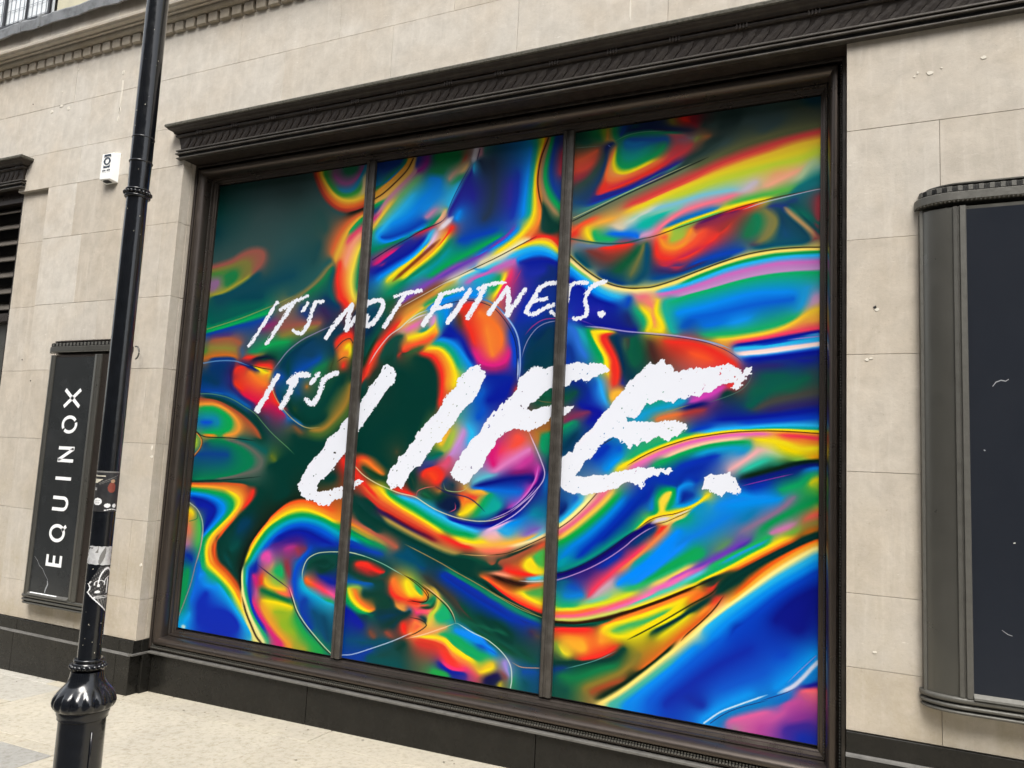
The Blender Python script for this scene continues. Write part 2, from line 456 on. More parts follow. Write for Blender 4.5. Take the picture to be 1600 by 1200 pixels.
# stone band with dentils
cor = M['cornice']
mb = MB()
mb.prism([(0.0, 4.776), (-0.046, 4.776), (-0.056, 4.785), (-0.060, 4.805), (-0.052, 4.812), (0.0, 4.812)], -9.2, 4)
mb.build('bed_moulding', cor, bld)
mb = MB()
mb.prism([(0.0, 4.8125), (-0.080, 4.8125), (-0.080, 4.828), (-0.112, 4.828), (-0.118, 4.838), (-0.130, 4.842), (-0.133, 4.860), (-0.122, 4.872), (0.0, 4.872)], -9.2, 4)
mb.build('cornice_moulding', M['stone'], bld)
fj = [-9.2, -8.1, -7.2, -6.314, -6.046, -5.231, -4.3, -3.4, -2.5, -1.6, -0.7, 0.3, 1.3, 2.9]
for a, b in zip(fj[:-1], fj[1:]):
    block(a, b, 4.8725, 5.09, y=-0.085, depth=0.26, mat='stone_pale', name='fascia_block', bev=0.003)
first = None
for i in range(int((2.9 + 9.2) / 0.113)):
    x = -9.155 + i * 0.113
    if first is None:
        mb = MB(); mb.box(-0.043, 0.043, -0.030, 0.01, 4.700, 4.7745)
        first = mb.build('dentil', cor, bld, bevel=0.003)
        first.location.x = x
    else:
        clone(first, bld, (x, 0, 0))
# lead flashing with rolls
mb = MB()
xs = np.arange(-9.2, 3.0, 0.05)
prof = [(0.0, 5.15), (-0.135, 5.075), (-0.143, 5.06), (-0.138, 4.985), (-0.126, 4.985), (-0.121, 5.05), (0.0, 5.10)]
rings = []
for x in xs:
    w1 = 0.006 * math.sin(x * 13) + random.uniform(-0.003, 0.003)
    rings.append([(x, y + (w1 if 0 < j < 5 else 0), z + (random.uniform(-0.003, 0.003) if j in (3, 4) else 0)) for j, (y, z) in enumerate(prof)])
V = [p for r in rings for p in r]; n = len(prof)
F = [(i * n + j, i * n + (j + 1) % n, (i + 1) * n + (j + 1) % n, (i + 1) * n + j) for i in range(len(rings) - 1) for j in range(n)]
mb.add(V, F)
for x in (-8.0, -7.2, -6.36, -6.12, -5.0, -3.8, -2.6, -1.4):
    mb.prism([(0.0, 5.165), (-0.143, 5.09), (-0.155, 5.065), (-0.149, 4.98), (-0.135, 4.98), (0, 5.1)], x - 0.013, x + 0.013)
mb.build('lead_flashing', M['lead'], bld)
# wall of the storey above, and its leaded window
mb = MB(); mb.box(-6.24, 4, 0.06, 0.4, 5.10, 7.5)
mb.box(-9.2, -8.4, 0.06, 0.4, 5.10, 7.5); mb.box(-8.4, -6.24, 0.06, 0.4, 6.9, 7.5)
mb.build('upper_wall', M['cream'], bld)
uw = empty('leaded_window', None, None)
for p in (uw,):
    p.parent = bld
mb = MB(); mb.box(-8.38, -6.30, 0.055, 0.075, 5.12, 6.86); mb.build('glass_pane', M['milk_glass'], uw)
mb = MB()
for x in np.arange(-8.36, -6.3, 0.062):
    mb.box(x - 0.0022, x + 0.0022, 0.047, 0.054, 5.12, 6.86)
for z in np.arange(5.16, 6.86, 0.115):
    mb.box(-8.38, -6.30, 0.046, 0.0468, z - 0.003, z + 0.003)
tag(mb.build('lead_came', M['came'], uw), kind='stuff')
mb = MB()
for x in (-8.39, -7.9, -7.42, -6.93, -6.62, -6.31):
    w = 0.013 if x in (-8.39, -6.31, -6.93) else 0.006
    mb.box(x - w, x + w, 0.03, 0.0455, 5.10, 6.88)
mb.box(-8.39, -6.30, 0.028, 0.0295, 5.225, 5.250)
mb.build('window_frame', M['frame_dark'], uw)

# filler patches, drips and a drilled hole in the stone
def splat(x, z, rx, rz, mat, name, y=-0.0016, seed=0):
    rr = random.Random(seed)
    n = 12
    rx *= 0.8; rz *= 0.8
    top = [(x + rx * math.cos(2 * math.pi * i / n) * rr.uniform(0.65, 1.15), y - 0.0012, z + rz * math.sin(2 * math.pi * i / n) * rr.uniform(0.65, 1.15)) for i in range(n)]
    bot = [(x + (a - x) * 1.12, y + 0.003, z + (c - z) * 1.12) for a, b, c in top]
    mb = MB(); mb.add(top + bot, [tuple(range(n))] + [(i, (i + 1) % n, n + (i + 1) % n, n + i) for i in range(n)])
    return mb.build(name, M[mat], bld)
import math
# ------------------------------------------------------------------ poster artwork (flat print), drawn from traced colour lines
ART_PAL = dict(K='003e36', H='365252', S='233c5a', g='006048', G='00a45e', T='006a70', A='00b0a0', D='00465c', B='0048b8', N='0820a0', I='28289a',  # slate H: deep green greyed by glare, the haze put into the colour
               C='0090f0', c='30b8ee', Y='f2dc24', L='98c040', O='f09830', R='e8382c', M='d4207c', p='de70b4', v='7048b4', W='ecebfa', y='f0e29a',
               k='18120c', o='7c7a38', q='9a5040', a='e0a848', h='ee9a78', u='5c2890', b='8c8468', m='9a6ca0', e='3c8848')
ART = r"""
T 880 140 3.0976
#243e3c 760,180 850,150
#243e3c 700,250 760,240
#2a4440 600,335 660,310 700,280
#686844 1240,175 1050,220 880,270 770,315
#d83848 170,510 300,450 430,400 530,330 600,292
#282c90 140,545 300,490 450,422 560,352
#2c4844 500,420 600,360
#0878c0 300,275 400,265
#189068 480,262 430,325
#b85868 530,225 600,240
#90a050 645,245
#c87040 702,232
#24403c 745,270
#2c3050 450,196 620,196
#244440 680,170
#0878b8 500,660 600,622 700,590
#70c060 540,668 640,632 760,590
#903050 640,668 750,630 840,598
#f07040 465,725 500,712
#f08848 560,745 640,705
#e83c34 450,800 560,820 650,780 740,715 800,660
#c83048 480,852 560,862
#a04038 770,685 830,635
#5c5040 865,640
#108058 930,605 948,640 930,690
#80804c 985,592 1030,635 1000,700 950,738
#503c5c 920,752
#10506c 1065,640 1045,720
#0c7860 1110,575 1185,622
#203c80 1000,562 1050,562
#38306c 450,874 560,884 680,832
T 500 560 3.1725
#e87030 200,492 250,512
#a08038 290,562
#1c4428 235,555 330,602 380,612
#d82c28 130,495 120,540
#e8c030 612,392 595,430
#98b848 642,380 612,460
#c090d0 720,362 682,440 645,478
#d85878 640,502 600,532
#0c6c50 560,482 600,472
#3c3c80 500,546 560,532
#f04c24 540,565 570,602
#284838 450,582 468,622
#14543c 520,652 555,690 505,682
#f06030 695,690 718,715
#f0d020 742,730 705,778
#20a858 792,740 765,780
#e83c38 740,682 770,692
#10a070 850,672 825,690
#10a8a0 862,700 825,770
#180c78 1062,590 1050,650 980,728 885,778
#d040b0 1085,545 1060,620 1010,690 940,743
#0c443c 160,705 200,800 290,862
T 360 800 2.7609
#0c4c44 345,205 420,192 450,225
#f02c28 600,240 650,262
#c84030 548,222
#10443c 505,218 520,262 600,292 660,305
#484030 682,282
#f07030 702,312 722,350 760,374
#f0d828 765,305 792,340 820,362
#e83828 775,382 820,388
#f06048 785,404 850,402
#109060 862,402 884,372
#b8d048 900,402 865,440
#f05070 800,427 845,430
#e8c050 872,458 850,488
#18b070 920,402 942,450 905,470
~1.2 #181010 770,378 830,392 855,370 845,340 800,300 740,268
#0c4038 572,362 640,352 700,392 660,410
#083c48 560,452 640,432 720,442 700,498
#1020a0 520,462 568,490
#e8a048 716,402 750,430
#f02820 742,482 752,520
#0c3c44 822,452 845,470
#005068 560,562 690,558
#38403a 860,302 940,372 1000,442
#0c5840 1040,502 1120,562 1200,602
#0c30a0 930,282 1050,362 1180,432
#104c4c 640,622 720,602
#d03c30 800,562 880,582
#f04030 920,602 970,650
#f0d828 870,541 930,552 980,592 1050,642
#10a868 980,540 1040,600 1110,622
#1090f0 990,512 1060,542 1140,602
#f03878 950,667 1000,682
#1820a0 900,652 955,698
#e8c830 1075,690 1130,652
#a090d8 1182,652 1200,700
#181450 1100,722 1150,702
T 270 430 3.1725
#0c3c54 745,292 800,278 845,275
#102c50 910,180 922,250 915,300
K 905,340 900,420 893,520
#0c4054 785,330 795,395
#0c4054 825,285 800,300
#34482c 800,425 780,462
K 850,490 838,540
#3a2c54 745,165 770,215
#0c4468 690,330 640,380 700,400
#1050a0 505,485 497,530
#084870 512,570 540,640 580,705 640,752
K 560,600 600,690 690,738 760,700
#0a3a50 640,650
#101c38 400,418 450,408 500,412
#10286c 340,440 380,455 425,470
#30205c 300,450 283,500 292,560
K 405,700 445,790
K 872,862 940,872 1000,890
#446080 340,360 350,400
T 560 430 3.1725
#0c5048 35,400 90,290 150,215
#082c50 45,290 80,215
#1a3a28 22,450 50,380 85,320
#145044 110,410 170,325 215,300
#0c4438 130,440 190,390 230,385
#0c4c48 30,500 20,560
#083c58 830,400 900,330 950,265
#003c50 840,450 900,430
#0c2c88 1060,525 1130,560
#106048 890,592 1040,612
N 1100,640
#a06c38 900,765 1000,720
#803860 1060,700 1130,680
#109868 905,805 960,785 1070,725
#043c5c 1020,860 1080,785
#0820a0 760,520 720,600 640,620
#1038b0 850,200 900,190
T 890 430 3.1725
#101c90 60,236 160,252 250,266 330,274
Y 105,285 150,279 215,283
R 165,300 200,360 238,450 236,530
#103850 205,302 242,370 272,450 270,500
#3c4c40 280,312 300,360
#0a5c44 335,330 352,420
#4c2c28 400,350 425,420
#f2dade 835,388 1000,373 1240,340
#f4e4ea 850,396 1000,384 1240,350
#60b8f0 830,376 1000,360 1240,327
#1848c0 870,412 1000,400 1240,368
N 880,422 1000,412 1240,385
#0a5c54 960,500 1080,500
#0c6450 900,580 1050,560 1180,510
#484c48 1000,622 1240,572
#a03c44 620,668 560,690
#20389a 650,735
#0848c0 600,775 700,747
#083c50 300,475 320,560
T 260 730 3.1725
#0830b8 200,620 160,700 300,720 350,800 200,780
#0820a8 150,190 235,195 200,270
#0c20a8 540,350 650,320 800,372
#502890 520,388 600,368
#b03890 590,405 620,395
#983c58 645,400 665,440
#903c50 598,470 612,540
#307080 645,480
#0850c8 640,600 632,530 670,460 715,405
#084c40 700,500 720,462 780,442 850,442
#0c4c44 770,490 830,500
#0c28a0 760,540 825,560
#f07030 688,553 715,572
#f04860 730,580 780,605
#f060a0 800,615 832,640
#20b0d0 672,560 692,605 760,652 830,685
#0840a8 690,650 665,700 715,800
#004a6c 780,740 800,860
#084038 290,330 330,300
#004c4c 290,440 320,500
T 520 780 3.1725
#0c4840 80,300 150,288 210,306 265,340
R 118,325 165,332
#f02020 205,350 255,366
#6c3830 180,362 235,385
#0c4840 105,375 180,402 250,425
#1c5048 268,440
R 283,440 302,480 350,495
#f08838 290,400 318,435
Y 370,400 382,432 420,470
#30b060 425,440 438,468
#e04830 375,516 420,520
#108860 445,520 500,502
#d8b848 500,440 525,500 480,560
#0c4438 165,480 220,466 275,505 250,542
#083c48 220,572 300,552 350,565 300,625
N 60,560 120,605
R 342,610 350,660
#f06848 400,600 430,622 400,660
#18b078 505,580 560,560 578,600
#c0c850 470,600 500,585
#f05878 425,562 480,548
#40403a 520,430 600,500 680,590
#383c38 455,385 500,420
#0c5448 700,640 850,720 1000,810
#104c3c 630,560 700,610
#0c38a8 560,365 700,450 850,555 950,620
#00506c 450,330 400,300
#a05840 780,325 850,302 950,260 1040,212
#0a4038 725,345 830,346
#f03020 862,355 950,372 1000,378
#f0d828 955,340 1000,366 1050,358
#48b858 1000,300 1040,255
#48b858 1040,330
#f07030 740,384 820,432 900,482 1000,532
#2c1810 800,384 890,412 960,428
K 745,400 850,482 950,542 1035,580
#58a850 960,470 1040,450
Y 930,470 1000,505 1040,520
#1090f0 625,655 700,668 765,700
#0858d8 740,722 800,760
#a090d8 862,800
#0c4c3c 800,690 900,770
#0c4c3c 780,330 700,300 620,280
T 890 700 3.1725
#0838b0 430,150 560,130 640,165
#0838b0 440,160 500,180
#0c30a8 410,200 380,260
#0c90e8 545,190 600,178
#0830a0 560,225 610,240
#10a0e0 520,290 600,280 650,250
#f0d848 455,275 475,245 500,222
Y 480,326 560,310 640,268 690,232
#003830 700,680 760,684 800,642 900,582 1000,530 1100,480 1240,420
#003830 765,700 850,640 950,575 1050,525 1240,440
#003830 640,668 700,648 800,605
#7048b8 620,592 700,560 800,505 880,462
#c060b8 500,650 590,605
#d080b0 1000,420 1100,388
#20b468 700,590 850,512 1000,442
#006048 0,880 200,860
#10a860 450,610 560,545 640,500
T 300 240
#344e4e 700,480 600,420 500,520
#2a4442 700,300 850,300
#2e5456 800,700 650,800
#00413c 240,330 230,450
#003a44 200,620
#0a4a5a 800,950 650,1000 300,1120 200,1160
#1a4c50 1000,700 950,850
#28504e 1050,600 1000,450
#965a50 150,893 300,850 400,790 500,760 558,780 545,850 480,930
H 150,850 300,800 400,735 500,705 600,735 625,830 565,940
#7c7840 150,918 300,880 400,848 450,868 430,930 390,985
#4c8240 160,945 260,925
#1e7c48 260,965 330,930 340,975 270,1030
#8c6a90 150,1015 205,1000 165,1065
#96963c 150,1108 250,1080 350,1020 450,955
#0a4c5a 160,1128 300,1088 420,1015 520,935
#b04030 960,152 1000,262 1050,350 1125,420 1210,444 1290,434 1345,412
#e06a30 975,152 1020,262 1070,340 1140,400 1210,420 1290,405 1350,380
H 930,160 975,285 1035,385 1115,450 1190,480
#f0c83c 1005,152 1050,240 1110,320 1180,362 1260,366 1350,335
#3ca046 1035,152 1085,250 1145,312 1215,328 1290,295 1325,250
#1e8cb4 1150,278 1200,295 1260,280 1310,200 1350,115
#a05a96 1110,170 1165,225 1220,235 1290,190 1335,110
#287c5a 1190,130 1235,155 1290,115
#dcc896 1352,170 1340,260 1335,310
#1c1c14 1352,424 1290,448 1230,470
#d26a3a 1345,460 1255,510 1180,590 1125,690 1090,790
#deb040 1345,474 1280,530 1210,620 1155,740 1115,840
G 1340,500 1285,550 1235,610
#dc5070 1340,570 1275,620 1215,690
#f0a080 1330,620 1265,690 1225,780 1195,870
#f0d850 1325,700 1290,780 1262,880 1242,980 1250,1080 1270,1150
R 1160,850 1135,950 1145,1060 1185,1150 1230,1190
#208860 1335,720 1312,850 1298,950 1290,1060
#0c5a60 1110,900 1085,1000 1080,1080 1110,1160
#0a3c64 1040,1130 1150,1200
#1a7850 1090,890 1030,985 950,1055 880,1110
#7c7a50 1110,850 1060,900 990,985 900,1065 800,1130 700,1180
#285c5c 1085,830 1030,880 960,965 870,1045 760,1110
T 560 200
#0a3c8c 140,300 250,272 340,255 200,340
#0078b0 140,450 230,410 350,290
#e8a83c 400,245 350,320 260,405 170,482 115,530
#108060 380,250 320,320 225,405 130,478
~2.4 #381c0c 430,238 380,330 285,430 190,515 115,562
#e8b85c 442,260 400,345 305,440 210,530 115,592
#c890a0 455,330 365,420 265,520 185,620 130,715
G 118,615 190,575
#205088 118,660 160,625
M 118,722 160,670
#e8c850 115,785 180,690 260,580
#a8b860 300,560 200,690 115,800
G 110,815
#183c98 470,250 450,290
#902890 545,250 510,310 460,340
#008048 600,232 700,262 790,235
#108c58 560,335 660,345
#70b880 480,380 400,460 300,570 210,680 130,790
C 560,390 640,420 500,560 400,680 250,760
#1090e8 640,500 520,640
c 430,520 330,640 210,760 140,850
B 180,858 260,850 400,795 520,725
C 150,800 180,880 260,885 400,835 520,775
#008868 100,960 250,900 400,835 560,762 640,690
#f0b890 685,650 640,700 600,735
#c03850 430,830 520,795 590,768
~1.6 #18103c 690,690 640,738 500,800 390,862 250,940 110,1030
#c0a090 770,330 710,400
#c088b0 600,640 530,700
R 832,238
#e8c080 850,290 815,340
#30a070 815,370 740,430
c 785,430 745,520 705,610
#88c060 690,640
I 890,330 850,410 800,500 745,600 705,680
~1.0 #202070 878,290 800,430 735,560 690,672
~7 W 922,165 905,235 893,272
c 905,290 900,335
~1.5 #201840 950,165 925,260
#c890a8 962,175 955,215
#208070 990,180
#283c58 1050,260 1060,450 1030,640 980,720
#223a5a 1000,350 950,250
I 870,430 900,560
#3030a0 1190,420 1180,600
#1838b0 1250,350 1240,520 1200,700
C 1350,150 1325,350 1300,550 1285,690
#00a8a0 1385,130 1362,330 1340,550 1330,680
Y 1455,80 1400,280 1378,450 1378,620 1345,740 1270,830 1180,905 1080,975
#f08c38 1465,90 1415,260 1398,420 1408,560 1422,680 1390,770 1310,840
~2.6 #341808 1486,75 1425,245 1402,400 1412,520 1440,640
#a08860 1495,90 1445,260 1432,400 1470,560 1560,680
K 1440,600 1490,720 1560,780 1480,820
#184840 1440,660 1440,800
G 1512,95 1470,280 1462,420 1510,540 1590,640
#1048a0 1545,90 1505,300 1518,440 1585,560
#a83850 1592,180 1575,360
R 1340,880 1420,850 1500,855 1575,930
#f0a040 1290,905 1400,868 1500,878 1570,950
Y 1230,942 1350,900 1450,892 1520,920 1572,975
c 1180,1010 1320,946 1430,942 1520,978 1568,1015
C 1230,1040 1350,990 1450,982 1560,1030
N 1300,1060 1450,1040 1560,1060
#2030a8 1300,1150 1450,1120
~1.6 #302818 1395,845 1250,922 1100,1002 950,1075 800,1145 640,1222
#f0e8b0 1330,872 1240,918 1100,992 950,1062
#e0e0c0 1230,945 1100,1012 960,1082 820,1150 700,1205
C 1250,790 1150,880 1050,935 940,990
v 1210,790 1080,905 950,995 800,1075 640,1165
#2060c0 1180,800 1060,895 950,975
G 1150,830 1000,905 850,985 700,1065 560,1155
B 1080,800 900,850 790,880
#0050c0 850,900
#0098a0 700,960 620,1050 540,1120
~6.5 W 742,692 680,750 625,800
C 790,655 760,720
#e0c0e0 610,830 565,900 515,965
c 580,800 520,900 450,985 350,1065
R 740,768 695,835 645,900
Y 700,835 640,920 560,1000 460,1080 350,1175
#f0a838 690,825 620,920 540,1000 440,1085
~4.5 #702414 640,870 560,940 480,1012 380,1100 265,1200
Y 545,915 450,1008 340,1088 225,1190
C 540,890 430,990 300,1082 150,1178
N 520,860 400,970 280,1040 130,1130
M 300,950 200,1018 130,1065
#b02878 330,930
I 100,1120 390,890
#108c68 720,880 640,980 520,1080 420,1170
T 980 140
#40595a 720,430 800,400
#38504c 560,520 640,480 700,430
#0a5458 1255,880 1350,965 1440,1055 1505,1120
#104c60 1175,930 1280,1020 1370,1100 1420,1170
#10405c 1205,980 1220,1060
T 560 200
#c83078 240,975 150,1045 190,1070
T 780 140
#10403c 600,345
#188050 730,335 790,385
#80a838 815,320 825,380
#d89840 850,335 845,400
#20a060 900,320 905,370
#184ca0 980,300 950,360
#185850 1060,295
~4 #7890e0 862,438 858,444
#0c2078 835,465 880,420
#e8b050 890,395
~0.8 #709080 600,456 800,440
#10584a 620,400 700,420
#e06440 770,478 660,540 595,565
#d85040 590,640 680,610 740,560
#9c3848 600,700 680,660
#38504c 830,505 780,600 700,700 600,770
#20446c 840,500 810,640 730,780 650,850
#1a4c80 600,880 690,890
#f09850 905,460 872,540 860,620 900,668 980,672
Y 908,485 892,560 912,636 970,655 1080,618 1200,556
G 930,480 930,560 970,605 1050,592 1180,530 1290,440
#009c90 960,470 1000,540 1080,515 1180,450
#0084c8 990,410 1060,440 1120,410
#1060b8 1000,388 1150,392 1320,388
#f07840 885,500 845,620 835,690 900,708 1000,680 1130,620 1280,545
R 830,730 790,790 880,778 1000,730 1150,660 1300,580
#c84850 1400,440 1320,530 1420,500 1500,430
#282c90 760,840 900,800 1000,770 1150,700 1300,620
#1848a8 700,905 850,850 1000,790 1150,720
#408080 620,955 800,885 1000,800 1200,690 1400,590
~1.0 #c8c890 580,1003 760,918 1000,803 1250,690 1500,578
~1.8 #141c10 570,1030 760,935 1000,818 1250,704 1500,590 1640,525
#787c60 590,1048 760,955 1000,835 1250,720 1500,605
#18906c 920,392 1000,365 1100,342 1250,335 1400,345
~0.8 #70b098 900,405 1000,358 1120,332 1300,322
#1c3060 1000,325 1200,300 1400,310
R 1420,225 1480,250
#982838 1540,285 1500,210
#88803c 1335,235 1370,275
#c06868 1330,345 1430,358
#8c7890 1430,385 1500,378
#98a850 1545,375
#c87840 1610,368
T 980 140
#40595a 900,250 1200,230 1050,330
#38504e 700,250 650,300
#4c5848 1490,180 1350,150
#184c60 1490,100 1400,80
#686c48 1515,270 1300,310 1100,362 900,432 700,522 520,610
#d84c48 1520,325 1350,365 1150,425 950,497 750,570 550,660 350,750 150,842 0,910
#e86048 1150,450 900,530 700,605 500,705 300,795 100,885
#f0c838 1520,395 1350,430 1150,495 950,560 750,632 500,732 300,815 100,905 0,955
#e8d830 1400,470 1200,530 950,592 750,650 500,745 300,828 100,918
#c8d840 1500,470 1350,545 1150,585 950,642 700,712 500,792 350,840
#f0b090 1350,625 1200,700 1080,760
#f0a080 1170,660
#c8c0d0 1000,720 900,800
#88c8d8 850,780 600,822 400,885 200,935
#b0c8a0 1450,560 1340,700
#90b8b0 1510,600
#f08098 850,822 700,870 550,912 420,962 300,1042 215,1115
#f0a8b0 980,790
#00b8a8 300,960 180,1022 100,1065 180,1060
#78c8b8 400,930 60,1000
#c8d8c8 0,1040 220,920
#1080c8 480,1000 600,960 700,930
Y 300,1100 500,1022 700,953 900,892 1100,852
#60b850 800,890 950,852 1150,805 1290,775
#007880 1300,792 1400,735 1510,680
#108090 1450,750
~1.6 #402010 100,1172 230,1140 400,1080 600,1012 800,945 1000,885 1200,835 1400,797 1520,772
~1.4 #c0c0e0 900,940 1050,888 1250,836 1450,788 1520,776
R 760,975 900,920 1000,900
#602060 560,1045 700,990 860,945
T 980 340
O 500,90 430,220 300,228 260,160
#a0c048 380,145 350,178 440,140
R 230,200 235,300 340,320
#f05838 600,90 520,200 420,260
#a03838 800,30 720,140
#c83050 300,365 380,330 520,270 650,200
#583878 280,395 420,370
#085070 150,200 150,380
B 500,372 700,300 900,255
#1c7850 960,60 930,140
#808050 1120,20 1110,80 1060,160
#5c3c5c 1000,215
#105078 1200,80 1250,150
#0a5c6c 1450,40
#a89068 1230,-80 1300,-10 1400,70 1470,140
#006c60 1330,-60 1500,50
#983c48 1500,-170 1470,160
#1c3c80 1300,-140 1200,-60
#004c90 200,480 400,440 600,372 800,310
#005870 1000,240 1200,208 1400,190
~0.8 #a8a050 0,530 100,538 200,530 350,486 550,410 750,336 950,276 1150,240 1350,224 1515,222
~2.2 #1c1808 0,542 100,550 200,541 350,496 550,420 750,345 950,285 1150,250 1350,234 1515,232
#f4e078 0,558 130,564 230,552 400,498 600,417 800,347 1000,293 1200,262 1400,250 1515,248
G 450,505 600,442 800,372 1000,322 1200,288 1515,268
c 250,577 400,541 600,472 800,397 1000,347 1250,307 1515,292
#c878c8 250,600 400,575 550,530 700,475 850,430 1000,395 1200,358 1515,345
#b898c8 400,612 600,562 800,502 1000,452 1200,422 1515,396
#10b078 350,658 500,602 700,547 900,492 1100,452 1300,432 1515,430
#20b098 280,700 310,655 400,640
#20b0a0 300,750 335,850 370,900
C 390,745 600,700 800,640 1000,592 1300,580
#0068d8 500,780 700,750 1000,680 1300,640
#0054c0 440,860 500,800
#1098f0 800,830 950,788
#0078e0 600,850 750,820
#20b070 600,918 800,905 1000,878 1200,828 1330,765
#88c848 700,940 850,928
#f0c840 700,955 900,935 1100,900 1250,850 1350,790 1430,740 1510,710
#f0b048 1450,810 1505,770
#c898c8 1470,610 1450,680
#d8b0c8 1505,640
#20a0e0 1410,540 1380,640 1340,720
#e84870 850,975 1050,945 1250,905 1400,880 1515,862
N 850,998 1000,978 1200,945 1515,888
#4088d0 1400,915 1515,905
~1.2 #c080d8 1250,955 1515,926
#1048c0 1250,965 1050,1000
#f4dade 900,1050 1000,1042 1200,1012 1400,990 1515,975
#f4dade 950,1062 1200,1030 1400,1000
c 850,1022 1000,1012 1300,975 1515,952
#50a0e8 880,1085 1100,1065 1300,1035 1515,1005
N 950,1110 1150,1085 1350,1060 1515,1040
#18308c 1100,1120 1515,1100
~2.2 #b8a8e0 -330,850 -200,860 0,890 200,906 400,926 600,962 750,1012
~1.0 #182060 0,900 200,916 400,936 600,972 750,1026 850,1085 900,1130
~1.6 #60b0f0 550,950 700,985 820,1030
Y 110,705 165,760 190,830 150,882
Y 240,650 222,740 268,820 282,870 230,890
#f08878 150,655 205,700
#f0a060 200,760 215,840
#e87888 70,625 150,612
#18a878 60,720 115,780 135,850
#1c2c70 0,760 30,850
R 300,968 450,978 600,1010 750,1090 850,1150
#f05c30 500,1060 650,1110
#c83828 400,1040
#50302c 180,970 200,1060
#085c48 60,930 60,1050
T 760 340
#f06038 670,110 740,55 850,5
R 680,140 700,100
Y 785,80 800,152 830,175
#f0b048 850,50 1000,5
#18b068 840,118 860,160 1000,172
#0070e8 960,128 1100,130 1185,150
#d0a0c8 1200,150 1290,118
#e0d0b8 1000,60 1060,92
~2.6 #0c4848 655,165 800,190 950,205 1100,196 1250,156
#688098 700,212 850,222 1000,212
R 900,240 1000,228 1140,208
#7c3c38 850,285 960,330 800,260
#0c5c3c 1200,230 1110,340 1010,420
#005064 700,300 800,390
#6c7448 1245,190 1200,300 1130,450
#00407c 880,450 1000,500 1080,520
#08506c 1270,250 1240,420 1150,520
~1.2 #b8a850 645,280 720,350 820,430 920,490 1020,528 1140,545 1250,538 1400,503
~2.4 #1c1808 645,292 720,362 820,442 920,501 1020,537 1140,554 1250,547
#f4e098 642,325 720,392 820,468 920,522 1020,552 1140,570 1280,562
#80c880 640,345 720,415 800,470
c 645,380 720,440 800,500 880,560 960,602 1050,622
C 650,410 750,500 860,590 980,640
N 655,480 750,560 850,640 1000,690
#2028a8 900,700 700,760
#0850c0 1120,620 1100,680
#e8b8b8 990,540
#182ca0 260,350 400,320 520,330
#10307c 430,480 520,450 500,380
#1430a8 350,600 250,800 300,700
#c070b8 60,390 150,375 230,345
#e83c70 200,420 180,470 125,550 90,620
Y 150,450 105,550 60,615
G 100,470 60,560
C -100,400 0,420
~1.2 #b83068 275,405 210,525
~1.3 #c03078 300,920 350,860 410,815 470,792 545,788
~1.1 #a8a0c8 275,1100 300,1010 340,930 400,860 470,822 540,808
#00305c 400,950 460,880
#003c54 450,1060 380,1050
~1.8 #5838a8 600,788 720,798 850,845
#3078d8 640,850 700,900 720,1000 780,1090
#20a8b8 720,870 780,960
G 790,875 820,950 870,1040 910,1130
Y 880,888 840,920 875,1000 925,1080 950,1150
R 980,895 905,935 940,1010 990,1100 1020,1180
#103c98 650,1000 680,1120
#003458 1010,930 1050,1080 1080,1180
#0c6048 1140,950 1120,1050 1150,1150
#406050 1080,960 1080,1020
T 540 400
R 130,990 190,832 260,705 340,605 420,525
#f04830 150,950 220,790 300,680
#f0a040 400,560 480,480 560,420
#e8c048 460,530 540,455 620,400
#a8b048 520,500 600,420 680,370
#20a068 620,390 720,330 850,282
#88542c 430,400 550,335 650,275 750,230
#c89040 480,430 600,350 720,280
#c8b050 700,270 850,190
~2.4 #2080d8 600,440 700,380 850,330 960,322 1080,340 1170,385 1240,450 1300,530 1340,610
C 640,400 740,350 850,310 960,302 1080,318
~1.6 #c8d8e0 180,850 250,735 340,625 430,560 490,505 570,452 650,420
~1.2 #0c1838 650,432 750,388 850,360 950,348 1050,360 1150,402 1220,472 1280,560 1325,670 1340,800 1335,950
#103c98 1310,560 1350,700 1365,850
~2.4 #a8c4f4 1200,415 1270,495 1330,590 1358,700 1364,850 1355,980
~2.4 #e8d8f8 480,528 560,480 640,452
#e078b0 480,575 540,542 580,520
#c8a8b0 430,592
#d898c8 700,480 670,545
#188c80 590,590 640,568
Y 490,640 570,622 650,585 700,540
#f0b830 715,600 690,560
#f06038 445,720 550,690 650,655 700,615
R 400,765 480,745
#10a0c0 735,455 745,560
C 790,430 790,480
N 800,560 860,625 760,620
#40603c 480,762 600,712
#1090e8 720,655 800,662 880,722 950,820 1000,900
#10a888 690,685 765,695 840,765 890,870
Y 640,728 720,722 790,772 840,860 862,950 845,1010
O 620,745 715,745 770,810 800,900 790,1020
R 590,762 680,785 740,880 755,980 745,1100 730,1160
K 550,795 640,825 695,930 700,1080 690,1180
K 500,950 400,900 480,1100
#184c44 300,720 400,640 380,800
#2c3c30 230,900 180,1000 280,850
#1428a0 900,640 950,750 1000,830
R 890,420 950,382 1050,370
#f07c34 1040,440 1150,520 1220,620 1210,720
#f08838 1100,560 1130,700 1150,780
R 930,500 975,580 1005,680
#d82888 1000,742 1060,832 1160,855 1250,822 1282,740
#a02878 1050,860 1160,885 1260,850
#604030 880,460 900,540
#e05030 1000,430
#1048c8 1290,600 1312,700 1320,850
#0828a0 1100,950 1200,950 1290,950
#0c60c8 1080,1060 1020,1130
#008c68 330,300 450,205 600,90
#10a0a0 500,180 650,100
#8050b4 900,60 800,112 650,212 500,312 430,365
#7040a8 460,340
~1.4 #c0b8b0 1190,-10 900,142 700,252 500,362 420,408
#60c8e0 900,172 1050,112 1200,50
#c070c0 950,205 1100,135 1250,65 1330,30
#20a8c8 1000,192 1150,150
